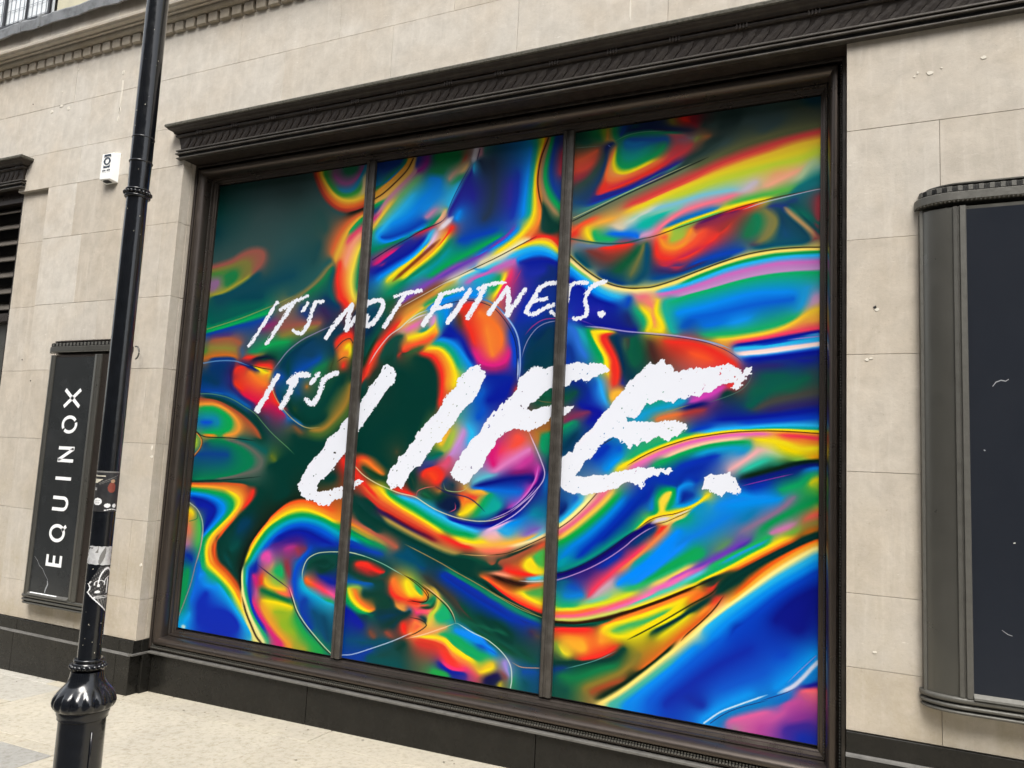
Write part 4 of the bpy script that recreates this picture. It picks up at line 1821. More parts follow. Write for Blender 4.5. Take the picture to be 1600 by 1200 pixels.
LIFE = ["606,570 600,572 585,597 576,606 571,617 560,634 553,640 546,651 538,657 527,675 512,686 504,702 494,713 480,728 474,741 466,757 469,772 480,782 488,782 500,790 514,790 523,781 536,779 550,771 556,760 568,752 558,749 546,756 536,760 514,766 500,769 494,767 500,752 511,744 522,732 532,717 545,700 558,678 570,660 580,645 590,630 602,612 614,600 618,590 620,584 613,574",
 "732,576 738,573 750,570 753,579 759,582 756,594 751,604 745,618 740,626 731,632 722,644 716,652 708,664 700,672 690,690 680,694 672,704 664,718 656,728 648,732 640,742 634,752 628,764 620,760 612,764 604,754 606,740 618,724 624,713 632,708 640,696 648,686 652,676 660,668 666,660 676,652 684,642 692,628 700,616 712,604 716,592",
 "810,592 818,586 830,575 842,572 852,577 864,571 876,570 890,569 897,566 910,566 918,569 928,567 940,568 951,575 952,580 938,584 928,590 916,598 908,592 900,596 893,593 888,602 880,604 870,602 860,608 848,615 840,624 830,630 822,640 830,641 840,638 850,636 862,633 880,636 897,634 892,643 884,650 875,647 862,651 854,660 845,665 836,670 828,674 805,670 790,675 780,684 775,690 770,702 760,714 756,726 750,734 742,740 734,752 724,758 718,752 708,748 704,738 714,722 722,708 730,696 740,684 750,676 756,664 760,660 768,646 778,638 786,630 798,619 808,608",
 "1016,566 1022,570 1032,562 1038,562 1040,570 1048,570 1054,580 1062,581 1075,577 1090,574 1098,576 1108,573 1120,573 1130,570 1140,568 1148,574 1158,577 1160,582 1166,575 1175,573 1174,584 1166,588 1168,592 1158,598 1160,602 1150,609 1142,606 1150,600 1140,598 1128,602 1116,608 1108,614 1100,613 1092,620 1080,617 1070,624 1060,623 1052,630 1040,628 1032,624 1024,627 1016,633 1010,630 1004,640 998,650 990,656 982,650 978,652 980,658 1010,659 1030,660 1040,658 1056,657 1064,660 1074,664 1074,669 1066,676 1058,682 1050,684 1046,691 1038,687 1028,682 1020,686 1010,692 1004,690 996,697 988,694 984,703 978,694 972,692 962,684 955,684 944,690 936,700 932,704 924,716 914,720 908,732 898,744 912,746 930,742 944,742 960,738 980,735 1000,730 1010,732 1020,729 1026,734 1032,729 1038,733 1048,730 1051,736 1044,742 1040,741 1034,738 1028,744 1020,741 1016,746 1008,750 1006,760 1002,764 996,758 990,756 984,752 972,756 966,762 956,764 944,768 932,770 912,774 904,770 896,772 886,768 880,764 873,757 876,748 873,738 876,728 874,720 882,712 888,706 894,706 900,692 910,682 920,674 930,660 940,648 950,640 960,626 968,618 976,608 980,600 986,594 994,586 1000,582 1008,574",
 "1100,746 1108,742 1120,741 1130,741 1140,738 1143,744 1150,748 1153,758 1158,763 1156,770 1148,774 1142,770 1135,768 1128,776 1120,772 1112,770 1106,764 1097,764 1098,756"]
WRITING = [(5.2, "433,473 420,494 404,519 389,540"), (5.6, "438,484 456,474 466,469 480,463"), (5.8, "456,477 446,493 431,515 417,537"), (5.2, "482,473 473,486"),
 (6.2, "504,471 492,474 487,488 480,508 470,521 459,517"), (7, "510,528 519,514 530,499 550,476"), (7.5, "550,477 545,494 540,516"), (7, "540,516 552,501 566,482 574,471"),
 (7.5, "573,477 584,470 597,471 597,483 590,496 580,507 572,508 574,494"), (6, "618,464 628,460 640,457 658,454"), (6.5, "632,461 622,477 611,494 600,511"),
 (6, "688,460 700,457 722,451"), (8, "690,461 680,478 671,493 662,507"), (6.2, "680,482 692,480 704,477"), (8, "734,454 722,472 711,488 700,503"),
 (6.2, "748,452 757,447 768,444 788,441"), (8, "757,450 745,472 731,496"), (7, "764,490 772,478 781,467 792,451"), (8, "793,451 795,465 793,491"), (7, "793,491 806,474 814,462 820,453"),
 (7, "870,442 858,443 844,449 834,466 822,486"), (6, "832,471 842,469 854,466"), (6.5, "822,487 830,492 842,487 852,481 866,476"),
 (6, "918,442 902,442 891,447 888,458 886,474 880,488 872,494 862,488"), (7, "946,440 932,444 920,453 914,468 917,484 914,494 898,498"), (11, "939,491 941,491"),
 (8.5, "434,588 424,604 413,623 402,641"), (9, "452,597 462,588 471,585 482,587"), (9, "462,594 455,606 448,621 440,636"), (7, "498,584 486,598"), (8.5, "526,583 515,587 506,594 501,608 495,624 487,631 479,625")]

ART_FLOW = [(4, 8, 1.5), (3, 7, 1.3)]

def make_art_image(GW=1240, OUT=2):
    GH = int(GW * 3.151 / 4.117)
    # plane of the poster <- traced coordinates (homography through the four corners)
    src = [(343, 292), (1285, 150), (1280, 1165), (277, 980)]
    dst = [(0, 0), (1, 0), (1, 1), (0, 1)]
    def homog(s, d):
        A = []; bb = []
        for (x, y), (u, v) in zip(s, d):
            A.append([x, y, 1, 0, 0, 0, -u * x, -u * y]); bb.append(u)
            A.append([0, 0, 0, x, y, 1, -v * x, -v * y]); bb.append(v)
        return np.append(np.linalg.solve(np.array(A, float), np.array(bb, float)), 1).reshape(3, 3)
    Hm = homog(src, dst); Hi = np.linalg.inv(Hm)
    def tr(P):
        P = np.asarray(P, float); q = np.c_[P, np.ones(len(P))] @ Hm.T
        return q[:, :2] / q[:, 2:3]
    def hexc(c):
        c = ART_PAL[c] if c in ART_PAL else c[1:]
        return np.array([int(c[i:i + 2], 16) for i in (0, 2, 4)], float) / 255
    def spline(P, step=0.8):
        P = np.array(P, float)
        if len(P) == 1: return P
        Q = np.vstack([2 * P[0] - P[1], P, 2 * P[-1] - P[-2]])
        out = []
        for i in range(1, len(Q) - 2):
            p0, p1, p2, p3 = Q[i - 1:i + 3]
            n = max(2, int(np.hypot(*(p2 - p1)) / step))
            t = np.linspace(0, 1, n, endpoint=False)[:, None]
            out.append(0.5 * (2 * p1 + (p2 - p0) * t + (2 * p0 - 5 * p1 + 4 * p2 - p3) * t ** 2 + (3 * p1 - p0 - 3 * p2 + p3) * t ** 3))
        out.append(Q[-2:-1])
        return np.vstack(out)
    curves, lines = [], []
    ox = oy = 0; sc = 5.0
    for ln in ART.strip().splitlines():
        w_ = ln.split()
        if w_[0] == 'T':
            ox, oy = float(w_[1]), float(w_[2]); sc = float(w_[3]) if len(w_) > 3 else 5.0
            continue
        width = None
        if w_[0][0] == '~':
            width = float(w_[0][1:]) * (0.62 if float(w_[0][1:]) < 4 else 0.9); w_ = w_[1:]
        col = hexc(w_[0])
        pts = [(ox + float(a) / sc, oy + float(b) / sc) for a, b in (s.split(',') for s in w_[1:])]
        (curves if width is None else lines).append((col, pts, width))
    S = np.zeros((GH, GW, 3)); Wt = np.zeros((GH, GW))
    for col, pts, _ in curves:
        uv = tr(spline(pts, 0.4))
        gx = uv[:, 0] * GW - 0.5; gy = uv[:, 1] * GH - 0.5
        for dx in (0, 1):
            for dy in (0, 1):
                ix = np.floor(gx).astype(int) + dx; iy = np.floor(gy).astype(int) + dy
                ok = (ix >= 0) & (ix < GW) & (iy >= 0) & (iy < GH)
                key = np.unique(iy[ok] * GW + ix[ok])
                S.reshape(-1, 3)[key] += col; Wt.reshape(-1)[key] += 1
    # smooth diffusion of the traced colours, coarse to fine, sheet by sheet
    def diffuse(S, Wt):
        pyr = [(S, Wt)]
        while min(pyr[-1][1].shape) > 10:
            s, w1 = pyr[-1]
            h, w2 = (s.shape[0] + 1) // 2 * 2, (s.shape[1] + 1) // 2 * 2
            sp = np.zeros((h, w2, 3)); sp[:s.shape[0], :s.shape[1]] = s
            wp = np.zeros((h, w2)); wp[:s.shape[0], :s.shape[1]] = w1
            pyr.append((sp[0::2, 0::2] + sp[1::2, 0::2] + sp[0::2, 1::2] + sp[1::2, 1::2], wp[0::2, 0::2] + wp[1::2, 0::2] + wp[0::2, 1::2] + wp[1::2, 1::2]))
        img = None
        for s, w1 in reversed(pyr):
            m = w1 > 0
            val = np.zeros(s.shape, np.float32); val[m] = s[m] / w1[m][:, None]
            if img is None:
                img = np.zeros_like(val) + val[m].mean(0)
            else:
                up = np.repeat(np.repeat(img, 2, 0), 2, 1)
                P = np.pad(up, ((1, 1), (1, 1), (0, 0)), 'edge')
                up = (P[:-2, 1:-1] + P[2:, 1:-1] + P[1:-1, :-2] + P[1:-1, 2:]) * 0.25
                img = up[:s.shape[0], :s.shape[1]].astype(np.float32)
            img[m] = val[m]
            for it in range(50 if min(m.shape) < 300 else 34):
                P = np.pad(img, ((1, 1), (1, 1), (0, 0)), 'edge')
                a = (P[:-2, 1:-1] + P[2:, 1:-1] + P[1:-1, :-2] + P[1:-1, 2:]) * 0.25
                a[m] = val[m]
                img = a
        return img
    cuts = [0, int(0.3320 * GW), int(0.6689 * GW), GW]
    img = np.concatenate([diffuse(S[:, a:b], Wt[:, a:b]) for a, b in zip(cuts[:-1], cuts[1:])], 1)
    # soften the traced lines a little
    for it in range(3):
        P = np.pad(img, ((1, 1), (1, 1), (0, 0)), 'edge')
        img = 0.5 * img + 0.125 * (P[:-2, 1:-1] + P[2:, 1:-1] + P[1:-1, :-2] + P[1:-1, 2:])
    # let the colours flow along their own streaks: smooth every texel along the local direction of least change
    def blur(a, r):
        for ax in (0, 1):
            for _ in range(3):
                p = np.pad(a, [(r + 1, r) if i == ax else (0, 0) for i in range(a.ndim)], 'edge').cumsum(ax)
                a = (np.take(p, range(2 * r + 1, p.shape[ax]), ax) - np.take(p, range(0, p.shape[ax] - 2 * r - 1), ax)) / (2 * r + 1)
        return a.astype(np.float32)
    GY, GX = np.mgrid[0:GH, 0:GW].astype(np.float32)
    for rad, steps, stp in ART_FLOW:
        gy, gx = np.gradient(blur(img, 1), axis=(0, 1))
        wgt = 1.0
        jxx, jyy, jxy = (gx * gx).sum(2), (gy * gy).sum(2), (gx * gy).sum(2)
        nrm = np.sqrt(jxx + jyy) + 1e-4                      # keep strong edges from drowning the weak ones
        jxx, jyy, jxy = (blur(q / nrm, rad) for q in (jxx, jyy, jxy))
        th = 0.5 * np.arctan2(2 * jxy, jxx - jyy) + np.pi / 2
        coh = np.sqrt((jxx - jyy) ** 2 + 4 * jxy ** 2) / (jxx + jyy + 1e-6)
        reach = (0.25 + 0.75 * np.clip(coh * 1.3, 0, 1)).astype(np.float32)
        tx, ty = np.cos(th).astype(np.float32), np.sin(th).astype(np.float32)
        acc = img.copy(); tot = np.ones((GH, GW, 1), np.float32)
        for sgn in (1, -1):
            x, y = GX.copy(), GY.copy(); dx, dy = tx * sgn, ty * sgn
            for k in range(steps):
                x += dx * stp * reach; y += dy * stp * reach
                xi = np.clip(np.rint(x), 0, GW - 1).astype(np.int32); yi = np.clip(np.rint(y), 0, GH - 1).astype(np.int32)
                w8 = math.exp(-1.5 * ((k + 1) / steps) ** 2)
                acc += img[yi, xi] * w8; tot += w8
                nx, ny = tx[yi, xi], ty[yi, xi]
                s_ = np.where(nx * dx + ny * dy < 0, -1, 1)
                dx, dy = nx * s_, ny * s_
        img = acc / tot
    # enlarge
    OW, OH = GW * OUT, GH * OUT
    def resize(a, H2, W2):
        y = np.clip((np.arange(H2) + 0.5) * a.shape[0] / H2 - 0.5, 0, a.shape[0] - 1.001); x = np.clip((np.arange(W2) + 0.5) * a.shape[1] / W2 - 0.5, 0, a.shape[1] - 1.001)
        y0 = y.astype(int); x0 = x.astype(int); fy = (y - y0)[:, None]; fx = (x - x0)[None, :]
        if a.ndim == 3: fy = fy[..., None]; fx = fx[..., None]
        r0 = a[y0]; r1 = a[y0 + 1]
        return (r0[:, x0] * (1 - fx) + r0[:, x0 + 1] * fx) * (1 - fy) + (r1[:, x0] * (1 - fx) + r1[:, x0 + 1] * fx) * fy
    img = resize(img, OH, OW).astype(np.float32)
    # crisp, deep print
    for rad_, amt in ((7, 0.35), (2, 0.55)):
        img = np.clip(img + (img - blur(img, rad_)) * amt, 0, 1)
    img = np.clip(img, 0, 1) ** 1.10
    lum = img.mean(2, keepdims=True)
    img = np.clip(lum + (img - lum) * 1.02, 0, 1)
    # traced coordinate of every texel
    U, V = np.meshgrid((np.arange(OW) + 0.5) / OW, (np.arange(OH) + 0.5) / OH)
    den = Hi[2, 0] * U + Hi[2, 1] * V + Hi[2, 2]
    PX = ((Hi[0, 0] * U + Hi[0, 1] * V + Hi[0, 2]) / den).astype(np.float32); PYY = ((Hi[1, 0] * U + Hi[1, 1] * V + Hi[1, 2]) / den).astype(np.float32)
    def segdist(Q, pad):
        """distance of texels to polyline, in traced units, inside its bounding box"""
        uv = tr(Q); x0 = max(0, int((uv[:, 0].min()) * OW - pad * 4)); x1 = min(OW, int(uv[:, 0].max() * OW + pad * 4) + 1)
        y0 = max(0, int(uv[:, 1].min() * OH - pad * 4)); y1 = min(OH, int(uv[:, 1].max() * OH + pad * 4) + 1)
        if x1 <= x0 or y1 <= y0: return None
        X = PX[y0:y1, x0:x1]; Y = PYY[y0:y1, x0:x1]
        D = np.full(X.shape, 1e9, np.float32)
        for a, b in zip(Q[:-1], Q[1:]):
            # only the box near this segment
            d = b - a; L2 = max(1e-6, float(d @ d))
            t = np.clip(((X - a[0]) * d[0] + (Y - a[1]) * d[1]) / L2, 0, 1)
            D = np.minimum(D, (X - a[0] - t * d[0]) ** 2 + (Y - a[1] - t * d[1]) ** 2)
        return (slice(y0, y1), slice(x0, x1)), np.sqrt(D)
    for col, pts, width in lines:
        Q = spline(pts, 4.0)
        n = len(Q); k = 8
        L = np.r_[0, np.cumsum(np.hypot(*np.diff(Q, axis=0).T))]
        ends = tr(Q[[0, -1]])
        inner = [min(e[0], 1 - e[0], e[1], 1 - e[1], abs(e[0] - 0.332), abs(e[0] - 0.669)) > 0.016 for e in ends]
        tl = min(16.0, L[-1] * 0.3)
        uv = tr(Q); x0 = max(0, int(uv[:, 0].min() * OW - width * 5 - 8)); x1 = min(OW, int(uv[:, 0].max() * OW + width * 5 + 8))
        y0 = max(0, int(uv[:, 1].min() * OH - width * 5 - 8)); y1 = min(OH, int(uv[:, 1].max() * OH + width * 5 + 8))
        if x1 <= x0 or y1 <= y0: continue
        lay = np.zeros((y1 - y0, x1 - x0), np.float32)
        for i in range(0, n - 1, k):                       # short pieces keep the boxes small
            seg = Q[i:i + k + 1]
            if len(seg) < 2: continue
            r = segdist(seg, width + 2)
            if r is None: continue
            sl, Dd = r
            X = PX[sl]; Y = PYY[sl]
            e = seg[-1] - seg[0]; t = np.clip(((X - seg[0][0]) * e[0] + (Y - seg[0][1]) * e[1]) / max(1e-6, float(e @ e)), 0, 1)
            pos = L[i] + t * (L[min(n - 1, i + k)] - L[i])
            f = np.ones_like(pos)
            if inner[0]: f = np.minimum(f, pos / tl)
            if inner[1]: f = np.minimum(f, (L[-1] - pos) / tl)
            f = np.clip(f, 0, 1) ** 0.7
            w2 = width * (0.35 + 0.65 * f)
            al = np.exp(-np.maximum(0, Dd - w2 * 0.22) ** 2 / (2 * (w2 * 0.34 + 0.12) ** 2)) * (0.25 + 0.75 * f)
            ys, xs = sl
            a0, a1 = max(ys.start, y0), min(ys.stop, y1); b0, b1 = max(xs.start, x0), min(xs.stop, x1)
            if a1 <= a0 or b1 <= b0: continue
            lay[a0 - y0:a1 - y0, b0 - x0:b1 - x0] = np.maximum(lay[a0 - y0:a1 - y0, b0 - x0:b1 - x0], al[a0 - ys.start:a1 - ys.start, b0 - xs.start:b1 - xs.start])
        a = (lay * 0.84)[..., None]
        img[y0:y1, x0:x1] = img[y0:y1, x0:x1] * (1 - a) + col * a
    # dry-brush lettering
    rg = np.random.RandomState(5)
    def vnoise(scale):
        h, w3 = int(1015 / scale) + 3, int(1015 / scale) + 3
        g = rg.rand(h, w3).astype(np.float32)
        y = (PYY - 140) / scale; x = (PX - 270) / scale
        y0 = np.clip(y.astype(int), 0, h - 2); x0 = np.clip(x.astype(int), 0, w3 - 2); fy = y - y0; fx = x - x0
        fy = fy * fy * (3 - 2 * fy); fx = fx * fx * (3 - 2 * fx)
        return (g[y0, x0] * (1 - fx) + g[y0, x0 + 1] * fx) * (1 - fy) + (g[y0 + 1, x0] * (1 - fx) + g[y0 + 1, x0 + 1] * fx) * fy
    def bristle(along, across, seed):
        # noise drawn out along the direction of the brush
        q = np.random.RandomState(seed).rand(900, 900).astype(np.float32)
        u = (PX * -0.53 + PYY * 0.85) / along + 900; v = (PX * 0.85 + PYY * 0.53) / across
        u0 = np.floor(u).astype(int); v0 = np.floor(v).astype(int); fu = u - u0; fv = v - v0
        g = lambda i, j: q[(u0 + i) % 900, (v0 + j) % 900]
        return (g(0, 0) * (1 - fu) + g(1, 0) * fu) * (1 - fv) + (g(0, 1) * (1 - fu) + g(1, 1) * fu) * fv
    N1 = vnoise(2.0); N2 = bristle(9.0, 2.4, 11); N3 = bristle(4.0, 1.4, 12)
    rough = (N1 - 0.5) * 2.0 + (N2 - 0.5) * 1.6 + (N3 - 0.5) * 2.2
    A = np.zeros((OH, OW), np.float32)
    for w1, s in WRITING:
        Q = spline([tuple(map(float, p.split(','))) for p in s.split()], 3.0)
        sl, Dd = segdist(Q, w1 + 3)
        v = w1 / 2 + 0.05 + rough[sl] * 1.25 - Dd
        gap = np.clip((N3[sl] * 0.5 + N1[sl] * 0.5 + Dd / w1 * 0.45 - 0.93) * 14, 0, 1)
        A[sl] = np.maximum(A[sl], np.clip(v * 1.3 + 0.5, 0, 1) * (1 - gap * 0.85))
    for s in LIFE:
        P = np.array([tuple(map(float, p.split(','))) for p in s.split()])
        Q = np.vstack([P, P[:1]])
        r = segdist(Q, 6); sl, Dd = r
        X = PX[sl]; Y = PYY[sl]
        ins = np.zeros(X.shape, bool)
        for (xa, ya), (xb, yb) in zip(Q[:-1], Q[1:]):
            if ya == yb: continue
            c = ((ya > Y) != (yb > Y)) & (X < (xb - xa) * (Y - ya) / (yb - ya) + xa)
            ins ^= c
        sd = np.where(ins, Dd, -Dd) + (N1[sl] - 0.5) * 2.2 + (N2[sl] - 0.5) * 3.0 + (N3[sl] - 0.5) * 1.8
        hole = (N1[sl] * 0.40 + N3[sl] * 0.45 + N2[sl] * 0.40)
        a = np.clip(sd * 1.6 + 0.5, 0, 1) * (1 - np.clip((hole - 0.965) * 40, 0, 1) * (Dd < 16))
        A[sl] = np.maximum(A[sl], a)
    speck = np.clip((N1 * 0.5 + N3 * 0.5 - 0.955) * 60, 0, 1)
    A = A[..., None]
    img = img * (1 - A) + np.array([0.925, 0.94, 0.985], np.float32) * A
    out = np.ones((OH, OW, 4), np.float32); out[..., :3] = np.clip(img, 0, 1)
    im = bpy.data.images.new('poster_art', OW, OH)
    im.pixels.foreach_set(out[::-1].ravel())
    im.update(); im.pack()
    return im
for i, (x, z, rx, rz) in enumerate([(0.233, 3.482, .018, .011), (0.442, 3.515, .014, .011), (0.184, 3.491, .005, .01), (0.171, 3.475, .006, .006), (0.279, 3.497, .006, .005),
        (0.012, 2.399, .012, .010), (-0.028, 2.172, .010, .009), (-0.012, 2.178, .012, .005), (-5.227, 4.496, .020, .022), (-5.223, 4.19, .016, .035), (-5.229, 4.12, .01, .03), (-5.221, 4.30, .010, .17),
        (-6.044, 4.307, .022, .016), (-5.837, 4.305, .022, .022), (-5.923, 4.338, .035, .012), (-5.766, 4.62, .012, .010), (-4.49, 0.84, .014, .014),
        (0.0, 0.905, .010, .006), (-1.187, 4.11, .006, .09), (-4.50, 1.63, .012, .02), (-5.94, 4.46, .010, .008), (-4.492, 1.57, .02, .012)]):
    splat(x, z, rx, rz, 'plaster', 'filler_patch', seed=i)
splat(0.005, 2.411, .008, .008, 'black', 'drilled_hole', y=-0.003, seed=50)
splat(-6.089, 2.276, .006, .006, 'black', 'drilled_hole', y=0.033, seed=51)
splat(-5.90, 2.103, .006, .006, 'black', 'drilled_hole', seed=52)
splat(-6.30, 4.415, .008, .006, 'black', 'drilled_hole', seed=53)

# ================================================================== SHOP WINDOW
win = empty('shop_window', 'large three-bay shop window in dark bronze moulded frame around the rainbow poster', 'window')
WX0, WX1, WZ0, WZ1 = OPX0 + 0.004, OPX1 - 0.004, 0.275, 3.690
def frame_side(side, prof, name, mat, x0=WX0, x1=WX1, z0=WZ0, z1=WZ1, parent=win, smooth=True, closed=True):
    """profile (u,Y): u = distance inward from the opening edge, mitred at the corners"""
    A, B = [], []
    for u, y in prof:
        if side == 'left':   a, b = (x0 + u, y, z0 + u), (x0 + u, y, z1 - u)
        if side == 'right':  a, b = (x1 - u, y, z0 + u), (x1 - u, y, z1 - u)
        if side == 'bottom': a, b = (x0 + u, y, z0 + u), (x1 - u, y, z0 + u)
        if side == 'top':    a, b = (x0 + u, y, z1 - u), (x1 - u, y, z1 - u)
        A.append(a); B.append(b)
    n = len(A)
    mb = MB(); mb.add(A + B, [(i, (i + 1) % n, n + (i + 1) % n, n + i) for i in range(n)] + [tuple(range(n)), tuple(range(2 * n - 1, n - 1, -1))])
    return mb.build(name, M[mat], parent, smooth=smooth, auto=R(35))
arc = [(0.046 + 0.040 * math.sin(t) , 0.170 - 0.072 * math.cos(t)) for t in [R(a) for a in (0, 15, 30, 45, 60, 75, 90)]]
roll = [(0.030, 0.29), (0.030, 0.150), (0.040, 0.146), (0.040, 0.100)] + arc + [(0.086, 0.186), (0.090, 0.182), (0.096, 0.184), (0.099, 0.192), (0.099, 0.200), (0.112, 0.206), (0.114, 0.212), (0.122, 0.216), (0.122, 0.29)]
strip = [(0.0, 0.29), (0.0, 0.108), (0.003, 0.104), (0.016, 0.104), (0.019, 0.108), (0.019, 0.29)]
for s in ('left', 'right', 'bottom', 'top'):
    frame_side(s, roll, 'frame_moulding', 'bronze')
    if s != 'bottom':
        frame_side(s, strip, 'outer_fillet', 'bronze_pale' if s == 'right' else 'bronze_dull')  # left strip's shade put into its colour: duller bronze, paler on the right
frame_side('bottom', [(0.0, 0.29), (0.0, 0.112), (0.003, 0.108), (0.008, 0.108), (0.011, 0.112), (0.011, 0.29)], 'outer_fillet', 'bronze_dull')
# back of the groove
mb = MB()
mb.box(WX0 + 0.0195, WX0 + 0.0295, 0.16, 0.28, WZ0 + 0.02, WZ1 - 0.02); mb.box(WX1 - 0.0295, WX1 - 0.0195, 0.16, 0.28, WZ0 + 0.02, WZ1 - 0.02)
mb.box(WX0 + 0.02, WX1 - 0.02, 0.16, 0.28, WZ1 - 0.0295, WZ1 - 0.0195); mb.box(WX0 + 0.02, WX1 - 0.02, 0.16, 0.28, WZ0 + 0.0115, WZ0 + 0.0295)
mb.build('groove', M['black'], win)
# carved bead-and-bar enrichment in the groove
def bead(mb, x, y, z, a, b, vertical):
    pts = [(-a, 0, -b), (a, 0, -b), (a, 0, b), (-a, 0, b), (0, -0.006, 0)]
    mb.add([(x + p[0], y + p[1], z + p[2]) for p in pts], [(0, 1, 4), (1, 2, 4), (2, 3, 4), (3, 0, 4)])
mb = MB()
z = WZ0 + 0.03
while z < WZ1 - 0.03:
    bead(mb, WX0 + 0.0245, 0.118, z, 0.0045, 0.0046, True); bead(mb, WX1 - 0.0245, 0.118, z, 0.0035, 0.0046, True)
    z += 0.0135
x = WX0 + 0.03
while x < WX1 - 0.03:
    mb.box(x - 0.0045, x + 0.0045, 0.100, 0.150, WZ0 + 0.0120, WZ0 + 0.0195)
    mb.box(x - 0.0045, x + 0.0045, 0.110, 0.155, WZ0 + 0.0225, WZ0 + 0.029)
    x += 0.0150
tag(mb.build('carved_bead', M['case_pale'], win), kind='stuff')
mb = MB()                                               # fine beading beside the roll
z = WZ0 + 0.11
while z < WZ1 - 0.11:
    bead(mb, WX1 - 0.093, 0.1815, z, 0.003, 0.004, True); bead(mb, WX0 + 0.093, 0.1815, z, 0.003, 0.004, True)
    z += 0.0125
tag(mb.build('fine_beading', M['bronze_pale'], win), kind='stuff')
# glazing bars
PX0, PX1, PZ0, PZ1, PY = -4.350, -0.233, 0.412, 3.563, 0.230
for xc in (-2.983, -1.596):
    mb = MB()
    pr = [(-0.033, 0.231), (-0.033, 0.205), (-0.026, 0.198), (-0.010, 0.196), (-0.007, 0.203), (0.007, 0.203), (0.010, 0.196), (0.026, 0.198), (0.033, 0.205), (0.033, 0.231)]
    n = len(pr)
    mb.add([(xc + a, b, PZ0 - 0.004) for a, b in pr] + [(xc + a, b, PZ1 + 0.004) for a, b in pr], [(i, (i + 1) % n, n + (i + 1) % n, n + i) for i in range(n)])
    mb.build('glazing_bar', M['bronze_pale'], win)
mb = MB(); mb.box(PX0 - 0.02, PX1 + 0.02, 0.245, 0.25, PZ0 - 0.02, PZ1 + 0.02); mb.build('glass_pane', M['panel'], win)
# soffit of the opening
mb = MB(); mb.box(OPX0 + 0.001, OPX1 - 0.001, 0.004, 0.30, 3.6915, 3.6985); mb.build('soffit_board', M['bronze_dull'], win)

# poster (flat print on the glass)
poster = empty('window_poster', 'swirling rainbow poster with brushed white words IT\'S NOT FITNESS. IT\'S LIFE.', 'poster')
INK = 0.80       # reflectance of the unprinted white vinyl
pm, pn, pl, pb = newmat('printed_vinyl')
uvn = pn.new('ShaderNodeUVMap'); uvn.uv_map = 'UVMap'
ti = pn.new('ShaderNodeTexImage'); ti.image = make_art_image(); ti.extension = 'EXTEND'
pl.new(uvn.outputs[0], ti.inputs[0])
pmx = pn.new('ShaderNodeMix'); pmx.data_type = 'RGBA'; pmx.blend_type = 'MULTIPLY'; pmx.inputs[0].default_value = 1.0
pmx.inputs[7].default_value = (INK, INK, INK, 1)
pl.new(ti.outputs[0], pmx.inputs[6]); pl.new(pmx.outputs[2], pb.inputs['Base Color'])
pb.inputs['Roughness'].default_value = 0.35
pb.inputs['Specular IOR Level'].default_value = 0.12
def poster_panel(x0, x1):
    # tiny ripples of the vinyl sheet
    nx, nz = 24, 50
    V, F = [], []
    for j in range(nz + 1):
        for i in range(nx + 1):
            x = x0 + (x1 - x0) * i / nx; z = PZ0 + (PZ1 - PZ0) * j / nz
            V.append((x, PY, z))
    for j in range(nz):
        for i in range(nx):
            a = j * (nx + 1) + i
            F.append((a, a + 1, a + nx + 2, a + nx + 1))
    o = len(V)
    V += [(x0, PY + 0.004, PZ0), (x1, PY + 0.004, PZ0), (x1, PY + 0.004, PZ1), (x0, PY + 0.004, PZ1)]
    F.append((o + 3, o + 2, o + 1, o))
    me = bpy.data.meshes.new('poster_panel'); me.from_pydata(V, [], F)
    me.materials.append(pm)
    uv = me.uv_layers.new(name='UVMap')
    for lp in me.loops:
        v = me.vertices[lp.vertex_index].co
        uv.data[lp.index].uv = ((v.x - PX0) / (PX1 - PX0), (v.z - PZ0) / (PZ1 - PZ0))
    ob = bpy.data.objects.new('poster_panel', me); COL.objects.link(ob); ob.parent = poster
poster_panel(PX0 - 0.004, -2.9835); poster_panel(-2.9825, -1.5965); poster_panel(-1.5955, PX1 + 0.004)

